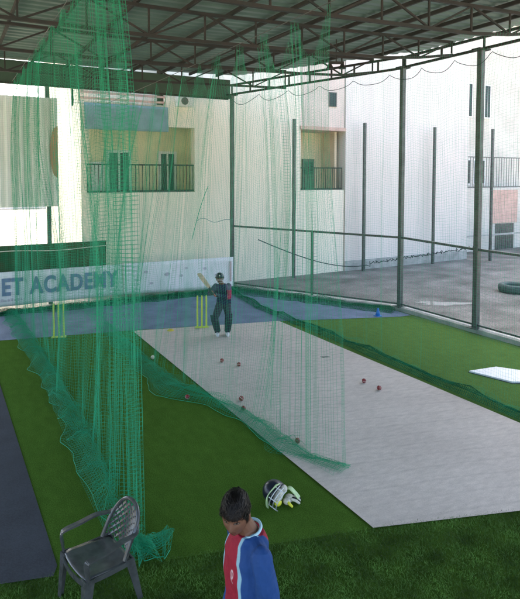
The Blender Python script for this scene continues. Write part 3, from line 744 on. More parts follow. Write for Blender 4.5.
# ---------------------------------------------------------------- balls and small things
def ball(x, y, z, label, m='ball', group='cricket balls on the floor', r=.036):
    t = empty('cricket_ball', (x,y,z), random.random()*3, label, 'ball', group)
    MB().ball((0,0,r), r, None, 20, 14).build('leather', M[m], t, False, True)
    rot = Matrix.Rotation(random.random()*2,3,'X')
    mb = MB(); pts = [tuple(rot@Vector((r*1.01*math.cos(q*PI/16), r*1.01*math.sin(q*PI/16), 0))+Vector((0,0,r))) for q in range(33)]
    mb.tube(pts, .0022, 5).build('seam', M['seam'], t)
for x,y,l in ((4.14,8.76,'dark red ball on the pitch just in front of the batter, left of a pair'),
              (4.31,8.43,'dark red ball on the pitch in front of the batter, right of a pair'),
              (3.66,7.07,'dark ball at the pitch edge by the net foot, farther of two close together'),
              (3.52,6.74,'dark ball tangled in the net foot, nearer of two close together'),
              (3.66,5.55,'nearest dark ball, on the net foot by the middle of the pitch edge'),
              (5.72,6.76,'bright red ball on the right half of the pitch, left of a pair'),
              (5.73,6.41,'dark ball on the right half of the pitch, right of the bright red one'),
              (2.99,7.53,'dark ball on the turf in the bulge of the middle net')):
    ball(x, y, .013 if x > 3.35 else 0, l)
ball(3.12,9.55,0,'pale ball on the turf beside the far left pitch edge','palebal','pale ball')
t = empty('marker_disc', (4.05,11.16,.013), 0, 'flat yellow marker disc at the far left edge of the pitch', 'marker')
MB().lathe([(.075,0),(.075,.005),(.04,.03),(.028,.03),(.04,.015)],(0,0,0),20).build('disc', M['disc'], t, False, True)
t = empty('marker_cone', (8.84,10.02,.008), 0, 'small bright blue cone standing by the kerb at the end of the bright grass', 'cone')
MB().lathe([(.06,.015),(.04,.09),(.022,.175),(.014,.19)],(0,0,0),18).build('cone_body', M['cone'], t, False, True)
MB().box(-.075,.075,-.075,.075,0,.015).build('cone_base', M['cone'], t, bevel=.006)
# white card lying on bright grass
def slabpoly(mb, poly, z0, z1):
    n = len(poly); mb.add([(x,y,z0) for x,y in poly]+[(x,y,z1) for x,y in poly], [tuple(range(n))[::-1], tuple(range(n,2*n))]+[(i,(i+1)%n,n+(i+1)%n,n+i) for i in range(n)]); return mb
t = empty('base_plate_board', (8.05,5.85,0), 0, 'white flat board lying on the bright grass at the right edge', 'board')
slabpoly(MB(), [(7.62,6.30),(7.82,5.62),(8.35,5.35),(8.55,5.7),(8.2,6.22)], .012, .035).build('top_face', M['sheet'], t, True)
slabpoly(MB(), [(7.60,6.31),(7.80,5.60),(8.36,5.33),(8.57,5.7),(8.21,6.24)], .0, .0115).build('under_layer', M['rubber'], t, True)
props(slabpoly(MB(), [(5.86,8.18),(6.00,8.14),(6.01,8.07),(5.87,8.10)], .0125, .016).build('tape_patch', M['concrete']), 'small grey patch of tape on the far right of the pitch', 'tape')

# ---------------------------------------------------------------- plastic armchair (front = -Y)
ch = empty('plastic_chair', (.90,4.16,.004), R(-78), 'dark grey plastic armchair with a lattice back on the long grass at lower left', 'chair')
def ribbon(mb, pts, w, th, side):
    """solid strap swept along pts; side(i) = half-width vector"""
    P = [Vector(p) for p in pts]; base = len(mb.v); k = len(P)
    for i,p in enumerate(P):
        t = (P[min(i+1,k-1)]-P[max(i-1,0)]).normalized(); s = Vector(side(i)).normalized(); s = (s-t*s.dot(t)).normalized(); n = t.cross(s)
        ww = w[i] if hasattr(w,'__len__') else w
        for a,c in ((-1,-1),(1,-1),(1,1),(-1,1)): mb.v.append(tuple(p+s*a*ww/2+n*c*th/2))
    for i in range(k-1):
        for j in range(4):
            a = base+i*4+j; b = base+i*4+(j+1)%4; mb.f.append((a,b,b+4,a+4))
    mb.f.append((base+3,base+2,base+1,base)); e = base+(k-1)*4; mb.f.append((e,e+1,e+2,e+3)); return mb
def smooth_path(P, n=24):
    P = [Vector(p) for p in P]; out = []; P = [2*P[0]-P[1]]+P+[2*P[-1]-P[-2]]
    segs = len(P)-3
    for i in range(n+1):
        u = i/n*segs; k = min(int(u), segs-1); t = u-k; p0,p1,p2,p3 = P[k:k+4]
        out.append(.5*((2*p1)+(p2-p0)*t+(2*p0-5*p1+4*p2-p3)*t*t+(3*p1-p0-3*p2+p3)*t**3))
    return out
# seat
mb = MB(); n = 14
for s in (0,1):
    for i in range(n+1):
        for j in range(n+1):
            u = i/n*2-1; v = j/n*2-1
            hw = .245-.02*max(0,v); x = u*hw; y = v*.225-.0*u*u
            y -= .02*(1-u*u)*(v < 0)*(-v)
            z = .425-.022*(1-u*u)*(1-v*v)-.018*v+(-.035*max(0,-v-.75)*4*.5)
            mb.v.append((x,y,z-.012*s))
w = n+1; off = w*w
for i in range(n):
    for j in range(n):
        a = i*w+j; mb.f.append((a,a+w,a+w+1,a+1)); mb.f.append((a+off,a+off+1,a+off+w+1,a+off+w))
for i in range(n):
    a = i*w; mb.f.append((a,a+off,a+off+w,a+w)); a += n; mb.f.append((a,a+w,a+off+w,a+off))
    a = i; mb.f.append((a,a+1,a+off+1,a+off)); a = n*w+i; mb.f.append((a,a+off,a+off+1,a+1))
seat = mb.build('seat', M['chair'], ch, False, True)
mb = MB(); rim = smooth_path([(-.24,.2,.40),(-.25,0,.40),(-.245,-.2,.405),(-.2,-.245,.395),(0,-.262,.385),(.2,-.245,.395),(.245,-.2,.405),(.25,0,.40),(.24,.2,.40)],40)
ribbon(mb, rim, .045, .012, lambda i: (0,0,1)).build('seat_rim', M['chair'], seat)
# back: bent panel with lattice
def backpt(u, v):      # u -1..1 across, v 0..1 up
    hw = .225-.02*v; z = .43+.39*v; y = .215+.13*v+.0*v
    y -= .075*(abs(u)**2.2)*(1-.3*v)
    zz = z - .11*(abs(u)**3.)*v**2
    return Vector((u*hw, y, zz))
mb = MB()
mb.tube(smooth_path([backpt(-1,.0),backpt(-1,.4),backpt(-1,.75),backpt(-.85,.95),backpt(-.5,1.),backpt(0,1.01),backpt(.5,1.),backpt(.85,.95),backpt(1,.75),backpt(1,.4),backpt(1,0)],60), .019, 10)
for u in (-.72,-.48,-.24,0,.24,.48,.72):
    pass
N_ = 6
for k in range(-9,10):            # two families of diagonal ribs: the lattice
    for sgn in (1,-1):
        seg = []
        for t in np.linspace(0,1,30):
            v = .08+.84*t; u = sgn*((t-.5)*1.55)+k*.30
            if abs(u) < .9: seg.append(backpt(u, v))
        if len(seg) > 3: ribbon(mb, seg, .020, .008, lambda i: (1,0,0))
mb.build('backrest', M['chair'], ch)
# arms flow from the top of the back to the front legs
for s in (-1,1):
    mb = MB()
    path = smooth_path([backpt(s*.80,.93)+Vector((0,0,0)), backpt(s*1.0,.70)+Vector((s*.02,0,.0)), Vector((s*.262,.10,.655)), Vector((s*.275,-.06,.63)), Vector((s*.275,-.19,.622)), Vector((s*.272,-.232,.595)), Vector((s*.268,-.225,.50)), Vector((s*.262,-.215,.41))],46)
    wd = [.03+.03*math.sin(PI*min(1,i/46*1.05)) for i in range(47)]
    ribbon(mb, path, wd, .016, lambda i: (s*1.,.3,0) if i < 33 else (s*.8,.6,0)).build('armrest', M['chair'], ch)
ch.scale = (.87,.87,.82)
def chair_leg(top, foot, w0, w1, inw):
    mb = MB(); top = Vector(top); foot = Vector(foot); a = Vector((inw[0],0,0)); b = Vector((0,inw[1],0)); k = 8; base = 0
    for i in range(k+1):
        t = i/k; p = top.lerp(foot,t); w = w0+(w1-w0)*t; th = .010
        # L section
        for q in ((0,0),(w,0),(w,th),(th,th),(th,w),(0,w)): mb.v.append(tuple(p+a*q[0]+b*q[1]))
    for i in range(k):
        for j in range(6):
            x = i*6+j; y = i*6+(j+1)%6; mb.f.append((x,y,y+6,x+6))
    mb.f.append((5,4,3,2,1,0)); e = k*6; mb.f.append((e,e+1,e+2,e+3,e+4,e+5)); return mb
for s in (-1,1):
    chair_leg((s*.272,-.245,.43),(s*.275,-.275,.0),.085,.05,(-s,1)).build('leg', M['chair'], ch)
    chair_leg((s*.245,.225,.43),(s*.255,.305,.0),.085,.05,(-s,-1)).build('leg', M['chair'], ch)

# ---------------------------------------------------------------- batting helmet on the turf
hm = empty('helmet', (2.80,4.60,0), 0, 'navy cricket helmet with white and yellow lining lying on its side on the turf', 'helmet')
_u = (Vector((-.873,.488,0))*.78-Vector((-.488,-.873,0))*.50+Vector((0,0,.32))).normalized()      # crown points left and away
_f = Vector((-.488,-.873,0))*.8+Vector((.873,-.488,0))*.45+Vector((0,0,-.15)); _f = (_f-_u*_f.dot(_u)).normalized()
rotm = Matrix((-_u.cross(_f)*-1 if False else (-_f).cross(_u), -_f, _u)).transposed()
cen = Vector((-.03,0,.125))
def shell(r, cut, n=28, m=16, th=.012):
    mb = MB(); pts = []
    for s in (0,1):
        for i in range(m+1):
            ph = PI/2 - (PI/2+cut)*i/m
            for j in range(n):
                a = 2*PI*j/n; rr = Vector((r[0]-th*s, r[1]-th*s, r[2]-th*s))
                mb.v.append(tuple(cen+rotm@Vector((rr.x*math.cos(ph)*math.cos(a), rr.y*math.cos(ph)*math.sin(a), rr.z*math.sin(ph)))))
    off = (m+1)*n
    for i in range(m):
        for j in range(n):
            a = i*n+j; b = i*n+(j+1)%n; mb.f.append((a,b,b+n,a+n)); mb.f.append((a+off,a+off+n,b+off+n,b+off))
    for j in range(n):
        a = m*n+j; b = m*n+(j+1)%n; mb.f.append((a,b,b+off,a+off))
    return mb
shell((.112,.135,.125), .35).build('shell', M['navy'], hm, False, True)
L = lambda x,y,z: tuple(cen+rotm@Vector((x,y,z)))
mb = MB(); fr = [L(.125*math.sin(t),-.155*math.cos(t)*1.0-.01,.0-.02*abs(math.sin(t))) for t in np.linspace(-1.15,1.15,16)]
ribbon(mb, fr, .065, .008, lambda i: Vector(rotm@Vector((0,-1,-.25)))).build('peak', M['padgreen'], hm)
mb = MB()
for z in (-.045,-.085,-.125): mb.tube([L(.118*math.sin(t),-.175*math.cos(t)+.0,z) for t in np.linspace(-1.2,1.2,16)], .005, 6)
for q in (-.9,0,.9): mb.tube([L(.118*math.sin(q),-.175*math.cos(q),z) for z in (-.02,-.05,-.09,-.13)], .005, 6)
mb.build('face_grille', M['grill'], hm)
mb = MB(); mb.ball(L(.0,-.03,-.055),(.075,.06,.05),rotm); mb.ball(L(.06,.03,-.06),(.045,.05,.04),rotm); mb.build('lining', M['padwhite'], hm, False, True)
mb = MB(); mb.ball(L(-.055,-.03,-.085),(.035,.05,.035),rotm); mb.build('chin_pad', M['padyellow'], hm, False, True)
gl = empty('batting_gloves', (2.92,4.56,0), R(-40), 'pair of black, white and yellow batting gloves lying against the helmet', 'gloves')
gl.scale = (.85,.85,.85)
g1 = MB(); g1.ball((0,0,.045),(.06,.055,.045)); g1.ball((-.02,-.06,.04),(.05,.05,.04)); g1.build('palm', M['padwhite'], gl, False, True)
for k in range(4):
    MB().limb([(.03,-.045+.028*k,.06),(.085,-.05+.032*k,.05),(.125,-.045+.03*k,.022)],[.016,.017,.014],10).build('finger_roll', M['black'] if k%2 else M['padwhite'], gl, False, True)
MB().limb([(-.02,-.07,.05),(.02,-.11,.035),(.05,-.125,.02)],[.018,.018,.014],10).build('thumb', M['padyellow'], gl, False, True)
mb = MB(); ribbon(mb, smooth_path([(-.085,.07,.03),(-.05,.05,.12),(0,.03,.155),(.06,.01,.12),(.12,.0,.06)],20), .06, .012, lambda i: (.3,1,0)).build('cuff', M['padgreen'], gl)

# ---------------------------------------------------------------- people
def head_parts(mb, c, Mh, k=1.0):
    """one deformed head: Mh rotates head-local (front = -Y) to body-local"""
    n, m = 56, 44; base = len(mb.v)
    G_ = lambda x,y,z,cx,cz,sx,sz: math.exp(-((x-cx)/sx)**2-((z-cz)/sz)**2)
    def P(ph, th):
        dx = math.cos(ph)*math.cos(th); dy = math.cos(ph)*math.sin(th); dz = math.sin(ph)
        x = .074*dx; y = .096*dy; z = .118*dz
        if z < 0:
            t = (-z/.118); x *= 1-.30*t**1.6; y *= 1-.12*t**1.4 if y < 0 else 1-.45*t**1.2
            if y < 0: y -= .010*t**2*(1-t)*2
        if y < 0:
            f = min(1,-dy*1.3)
            y *= 1-.06*f
            y -= f*(.006*G_(x,y,z,0,.030,.06,.014))                                     # brow
            y += f*.014*(G_(x,y,z,.031,.006,.019,.014)+G_(x,y,z,-.031,.006,.019,.014))   # sockets
            y -= f*.006*(G_(x,y,z,.031,.004,.012,.008)+G_(x,y,z,-.031,.004,.012,.008))   # eyeballs under lids
            nz = max(0,min(1,(.012-z)/.045)) if z > -.036 else max(0,1-(-.036-z)/.010)
            y -= f*(.006+.021*nz)*math.exp(-(x/(.009+.006*nz))**2)*(1 if -.048<z<.014 else 0)
            y -= f*.004*(G_(x,y,z,.045,-.022,.02,.02)+G_(x,y,z,-.045,-.022,.02,.02))     # cheeks
            y -= f*(.007*G_(x,y,z,0,-.059,.022,.006)+.007*G_(x,y,z,0,-.071,.020,.006)) - f*.003*G_(x,y,z,0,-.065,.024,.0025)
            y -= f*.010*G_(x,y,z,0,-.100,.022,.016)                                     # chin
        return Vector((x*k,y*k,z*k))
    for i in range(m+1):
        ph = -PI/2+PI*i/m
        for j in range(n): mb.v.append(tuple(c+Mh@P(ph, 2*PI*j/n)))
    for i in range(m):
        for j in range(n):
            a = base+i*n+j; b = base+i*n+(j+1)%n; mb.f.append((a,b,b+n,a+n))
    mb.f.append(tuple(base+j for j in range(n))[::-1]); mb.f.append(tuple(base+m*n+j for j in range(n)))
    for s in (-1,1):                                                                      # ears
        E_ = Mh@Matrix.Rotation(s*R(22),3,'Z')
        mb.ball(c+Mh@Vector((s*.076*k,.012*k,-.008*k)), (.009*k,.020*k,.033*k), E_, 12, 10)
        mb.ball(c+Mh@Vector((s*.074*k,.006*k,-.028*k)), (.008*k,.012*k,.014*k), E_, 10, 8)
def hand(mb, w, d, side, curl=.5, k=1., palm_n=None):
    """w wrist, d pointing direction, side = thumb direction; five separate fingers"""
    w = Vector(w); d = Vector(d).normalized(); s = Vector(side); s = (s-d*s.dot(d)).normalized(); nn = Vector(palm_n).normalized() if palm_n else d.cross(s)
    nn = (nn-d*nn.dot(d)-s*nn.dot(s)).normalized()
    Rm = Matrix((s,d,nn)).transposed()
    mb.ball(w+d*.045*k, (.040*k,.052*k,.016*k), Rm, 14, 10)
    for i,(o,l) in enumerate(((.030,.068),(.010,.078),(-.010,.072),(-.029,.056))):
        p = w+d*.085*k+s*o*k; c = curl*(1+.08*i)
        q1 = p+(d*math.cos(c*.6)+nn*math.sin(c*.6))*l*.45*k; q2 = q1+(d*math.cos(c*1.5)+nn*math.sin(c*1.5))*l*.32*k; q3 = q2+(d*math.cos(c*2.3)+nn*math.sin(c*2.3))*l*.25*k
        mb.limb([p-d*.02*k,p,q1,q2,q3],[.009*k,.0092*k,.0088*k,.008*k,.007*k],10)
    p = w+d*.028*k+s*.030*k; q1 = p+(s*.72+d*.62+nn*.25).normalized()*.034*k; q2 = q1+(s*.25+d*.9+nn*.4).normalized()*.028*k
    mb.limb([w+d*.02*k+s*.01*k,p,q1,q2],[.014*k,.0125*k,.0105*k,.0085*k],10)
def ringset(spine, ax, ay):   # (centre, w, d) -> loft rings
    return [(c, Vector(ax)*w, Vector(ay)*d) for c,w,d in spine]
def hairline(p):
    f = -p.y/.098
    return .052 if f > .62 else (.052-.085*(.62-f)/.5 if f > .12 else max(-.062, -.033-.05*(.12-f)))
def hair_tufts(c, Mh, n, k=1., seed=5, name='hair', parent=None):
    g = np.random.default_rng(seed); V = []; Fc = []
    sc_ = Vector((.0785,.1015,.127)); N1, N2 = 40, 24; idx = {}
    for i in range(N2+1):                                  # the mass of the hair
        ph = PI/2-PI*.72*i/N2
        for j in range(N1):
            a = 2*PI*j/N1; d = Vector((math.cos(ph)*math.cos(a),math.cos(ph)*math.sin(a),math.sin(ph)))
            lift = 1+.07*max(0,d.z)**.6+.02*noise.noise(d*5)+.05*max(0,d.z)*max(0,-d.y)
            p = Vector((d.x*sc_.x,d.y*sc_.y,d.z*sc_.z))*lift
            idx[i,j] = (len(V), p.z > hairline(p)-.004); V.append(tuple(c+Mh@(p*k)))
    for i in range(N2):
        for j in range(N1):
            q = [idx[i,j],idx[i,(j+1)%N1],idx[i+1,(j+1)%N1],idx[i+1,j]]
            if all(t_[1] for t_ in q): Fc.append(tuple(t_[0] for t_ in q))
    cnt = 0
    while cnt < n:
        v = Vector(g.normal(0,1,3)).normalized(); lift = 1+.07*max(0,v.z)**.6+.05*max(0,v.z)*max(0,-v.y)
        p = Vector((v.x*sc_.x,v.y*sc_.y,v.z*sc_.z))*lift
        if p.z < hairline(p)-.002: continue
        cnt += 1
        nrm = Vector((p.x/.076**2,p.y/.098**2,p.z/.12**2)).normalized()
        if v.z > .45: fl = Vector((.5*v.x+.25, -1., -.05)); ln = g.uniform(.022,.04); up = .22
        elif v.y < -.55: fl = Vector((.35+.3*v.x, -.35, -.75)); ln = g.uniform(.012,.026); up = .25
        else: fl = Vector((0,-.10 if v.y < 0 else .25,-1.)); ln = g.uniform(.012,.022); up = .10
        cl = noise.noise(p*38)*1.2
        d = (fl+Vector((cl*.5,cl*.3,0))+Vector(g.normal(0,.16,3))); d = (d-nrm*d.dot(nrm)).normalized(); d = (d+nrm*(up+.25*abs(cl))).normalized()
        w = g.uniform(.0011,.0022); sd = d.cross(nrm); sd = (sd if sd.length > .05 else Vector((1,0,0))).normalized()
        b0 = len(V); q = p*.992
        for s_ in range(4):
            t = s_/3; pt = q+d*ln*t-nrm*(.010*t*t); ww = w*(1-.85*t)
            V.append(tuple(c+Mh@((pt-sd*ww)*k))); V.append(tuple(c+Mh@((pt+sd*ww)*k)))
        for s_ in range(3): Fc.append((b0+2*s_,b0+2*s_+1,b0+2*s_+3,b0+2*s_+2))
    cnt = 0
    while cnt < 520:                                       # loose locks that break the outline
        v = Vector(g.normal(0,1,3)).normalized()
        p = Vector((v.x*sc_.x,v.y*sc_.y,v.z*sc_.z))*(1+.06*max(0,v.z)**.6)
        if v.z < .1 or p.z < hairline(p)+.004: continue
        cnt += 1; nrm = Vector((p.x/.076**2,p.y/.098**2,p.z/.12**2)).normalized()
        if v.y < -.6: fl = Vector((.5*g.normal(), -.6, .2*g.normal()-.1))
        else: fl = Vector((.35+.5*g.normal(), -1., .2*g.normal()))
        d = (fl-nrm*fl.dot(nrm)).normalized(); up = g.uniform(.3,1.1); d = (d+nrm*up).normalized(); ln = g.uniform(.026,.06)
        sd = d.cross(nrm).normalized(); w = g.uniform(.003,.006); b0 = len(V)
        for s_ in range(5):
            t = s_/4; pt = p*.99+d*ln*t-nrm*(ln*(.35+up*.35)*t*t); ww = w*(1-.9*t)
            for a_ in (-1,0,1): V.append(tuple(c+Mh@((pt+sd*ww*a_+nrm*(.002*(1-abs(a_))*(1-t)))*k)))
        for s_ in range(4):
            for q in (0,1): Fc.append((b0+3*s_+q,b0+3*s_+q+1,b0+3*s_+q+4,b0+3*s_+q+3))
    me = bpy.data.meshes.new(name); me.from_pydata(V,[],Fc); return link_mesh(name, me, M['hair'], parent, smooth=True)

SKIN = np.array((.165,.078,.046))
def head_dye(co, c, Mh, k, base, scalp=True):
    """skin with brows, eyes, lips and scalp in their own colours"""
    col = np.tile(base,(len(co),1)); Mi = np.array(Mh.transposed()); q = ((co-np.array(c))@Mi.T)/k
    x,y,z = q[:,0],q[:,1],q[:,2]; near = (np.abs(x)<.095)&(np.abs(z)<.14)&(np.abs(y)<.13); fr = near&(y<-.045)
    def put(mask,c_,a=1.): col[mask] = col[mask]*(1-a)+np.array(c_)*a
    for s in (-1,1):
        put(fr&(np.abs(x-s*.031)<.021)&(np.abs(z-.0275-.05*(np.abs(x)-.031)*-.6)<.0055),(.012,.008,.006),.92)
        e = ((x-s*.031)/.0145)**2+((z-.004)/.0060)**2
        put(fr&(e<1.3),(.03,.015,.01),.8); put(fr&(e<.62)&(z<.0055),(.20,.17,.15),.9); put(fr&(((x-s*.030)**2+(z-.004)**2)<.0052**2),(.01,.006,.004),1)
    put(fr&(np.abs(x)<.021)&(np.abs(z+.065)<.0095),(.17,.055,.045),.7); put(fr&(np.abs(x)<.022)&(np.abs(z+.065)<.0016),(.05,.02,.015),.8)
    put(fr&(np.abs(x)<.02)&(np.abs(z+.052)<.004),(.05,.03,.02),.35)
    if scalp:
        lim = np.where(y<-.05,.050,np.where(y<0,.018,-.03)); put(near&(z>lim)&(np.abs(x)<.08)&((x/.074)**2+(y/.096)**2+(z/.118)**2>.8),(.01,.008,.007),.95)
    return col

def wrinkle(me, amp, sc):
    n = len(me.vertices); co = np.empty(n*3); me.vertices.foreach_get('co',co); co = co.reshape(-1,3)
    nr = np.empty(n*3); me.vertices.foreach_get('normal',nr); nr = nr.reshape(-1,3)
    d = np.array([noise.noise(Vector((p[0]*sc*1.0+3*p[2],p[1]*sc,p[2]*sc*.45)))+.5*noise.noise(Vector((p[0]*sc*2.1,p[1]*sc*2.1,p[2]*sc*1.3+4*p[0]))) for p in co])
    me.vertices.foreach_set('co',(co+nr*(amp*d)[:,None]).ravel()); me.update()

# ---- bust of the player walking past, near the viewer (front = -Y in its own frame)
def near_person():
    t = empty('person', (1.315,2.445,0), R(-95), 'young dark haired man in a red and blue sports shirt, looking down', 'person')
    V_ = Vector
    t.scale = (.95,.95,.98)
    c = V_((.01,-.075,1.555)); Mh = Matrix.Rotation(R(50),3,'Z')@Matrix.Rotation(R(11),3,'X')
    hipL, hipR = V_((.09,0,.90)), V_((-.09,0,.90)); 
    shL, shR = V_((.178,.005,1.372)), V_((-.178,.01,1.372))
    elL, elR = V_((.212,.045,1.09)), V_((-.212,.04,1.09)); wrL, wrR = V_((.215,-.05,.86)), V_((-.215,-.04,.86))
    knL, knR = V_((.10,-.06,.49)), V_((-.10,.03,.49)); anL, anR = V_((.10,-.02,.085)), V_((-.10,.16,.12))
    torso = [(V_((0,.0,.84)),.145,.10),(V_((0,0,.92)),.160,.110),(V_((0,0,1.05)),.140,.098),(V_((0,-.005,1.2)),.155,.108),(V_((0,0,1.32)),.165,.105),(V_((0,.012,1.40)),.135,.085),(V_((0,.012,1.45)),.075,.062)]
    b = MB(); head_parts(b, c, Mh); 
    b.limb([V_((0,.012,1.42)),V_((0,-.03,1.49)),V_((0,-.05,1.53))],[.058,.054,.055])
    b.loft(ringset([(p,w_*(.84 if p.z > .9 else .95),d_*(.82 if p.z > .9 else .95)) for p,w_,d_ in torso],(1,0,0),(0,1,0)))
    for sh,el,wr,hp,kn,an,s in ((shL,elL,wrL,hipL,knL,anL,1),(shR,elR,wrR,hipR,knR,anR,-1)):
        b.limb([sh,sh.lerp(el,.4),el],[.045,.041,.035]); b.limb([el,el.lerp(wr,.3),wr],[.035,.034,.024])
        hand(b, wr, (wr-el).normalized()+V_((0,0,-.6)), (0,-1,0), .55, 1., (-s,0,0))
        b.limb([hp,hp.lerp(kn,.4),kn],[.083,.078,.055]); b.limb([kn,kn.lerp(an,.3),an],[.054,.056,.035]); b.limb([an+V_((0,.03,-.03)),an+V_((0,-.05,-.045)),an+V_((0,-.13,-.06))],[.036,.036,.026])
    me = fuse(b, 'body', .0042, 2); dye(me, lambda co: head_dye(co, c, Mh, 1., SKIN)); body = link_mesh('body', me, M['skin'], t)
    hair_tufts(c, Mh, 9000, 1.0, 5, 'hair', t)
    # shirt
    b = MB(); sp = [(V_((0,.005,.80)),.170,.125),(V_((0,.005,.92)),.170,.122),(V_((0,0,1.06)),.160,.112),(V_((0,-.004,1.2)),.166,.116),(V_((0,0,1.32)),.168,.114),(V_((0,.012,1.40)),.150,.098),(V_((0,.012,1.437)),.098,.078)]
    b.loft(ringset(sp,(1,0,0),(0,1,0)))
    for sh,el,wr in ((shL,elL,wrL),(shR,elR,wrR)):
        b.limb([sh+V_((0,0,.008)),sh.lerp(el,.45),el],[.068,.066,.058]); b.limb([el,el.lerp(wr,.45),el.lerp(wr,.92)],[.058,.052,.042])
        b.limb([V_((sh.x*.45,.012,1.395)), sh+V_((0,0,.004))],[.055,.064])
    me = fuse(b, 'shirt', .0036, 9); wrinkle(me, .015, 9)
    RED = np.array((.33,.016,.040)); BLUE = np.array((.018,.070,.245)); PIPE = np.array((.30,.52,.62)); BL2 = np.array((.012,.045,.17))
    def shirt_col(co):
        x,y,z = np.abs(co[:,0]),co[:,1],co[:,2]
        sm = lambda e,w_=.003: np.clip(e/w_+.5,0,1)[:,None]
        mix = lambda a_,b_,m_: a_*(1-m_)+b_*m_
        lim = np.interp(z,[.8,1.0,1.12,1.25,1.38,1.45],[.052,.085,.112,.108,.082,.060]); lim = np.where(y<.02, lim, lim*.55+.05)
        w = np.interp(z,[.8,1.0,1.1,1.4],[.026,.020,.009,.008])
        col = mix(np.tile(RED,(len(x),1)), np.tile(BLUE,(len(x),1)), sm(x-lim))
        col = mix(col, PIPE, sm(w-np.abs(x-lim))*(y<.03)[:,None])
        lx = co[:,0]-.055; lz = z-1.235; d = (y<-.05)
        bx = lambda cx,cz,hx,hz: np.minimum(hx-np.abs(lx-cx), hz-np.abs(lz-cz))
        rr = np.sqrt((lx/.75)**2+((lz-.012)*.72)**2); e = np.maximum.reduce([.0035-np.abs(rr-.0155), bx(0,.012,.0025,.020), np.minimum(.0035-np.abs(lz+.022+lx*.8), .012-np.abs(lx))])
        col = mix(col, np.array((.62,.45,.48)), sm(e)*d[:,None])
        return col
    dye(me, shirt_col); link_mesh('shirt', me, M['cloth'], t)
    col_ = MB(); col_.tube([V_((.076*math.cos(q),.012+.066*math.sin(q)-.0,1.442+.018*math.sin(q))) for q in np.linspace(0,2*PI,33)], .0085, 8).build('collar', M['piping'], t, False, True)
    b = MB(); b.loft(ringset([(V_((0,0,.80)),.165,.118),(V_((0,0,.98)),.160,.118)],(1,0,0),(0,1,0)))
    for hp,kn,an in ((hipL,knL,anL),(hipR,knR,anR)): b.limb([hp,hp.lerp(kn,.5),kn],[.098,.09,.07]); b.limb([kn,kn.lerp(an,.5),an+V_((0,0,.02))],[.07,.064,.055])
    link_mesh('trousers', fuse(b,'trousers',.008,4), M['denim'], t)
    for an in (anL,anR):
        b = MB(); b.limb([an+V_((0,.035,-.035)),an+V_((0,-.06,-.045)),an+V_((0,-.15,-.055))],[.046,.046,.030]); link_mesh('shoe', fuse(b,'shoe',.006,3), M['shoe'], t)
near_person()

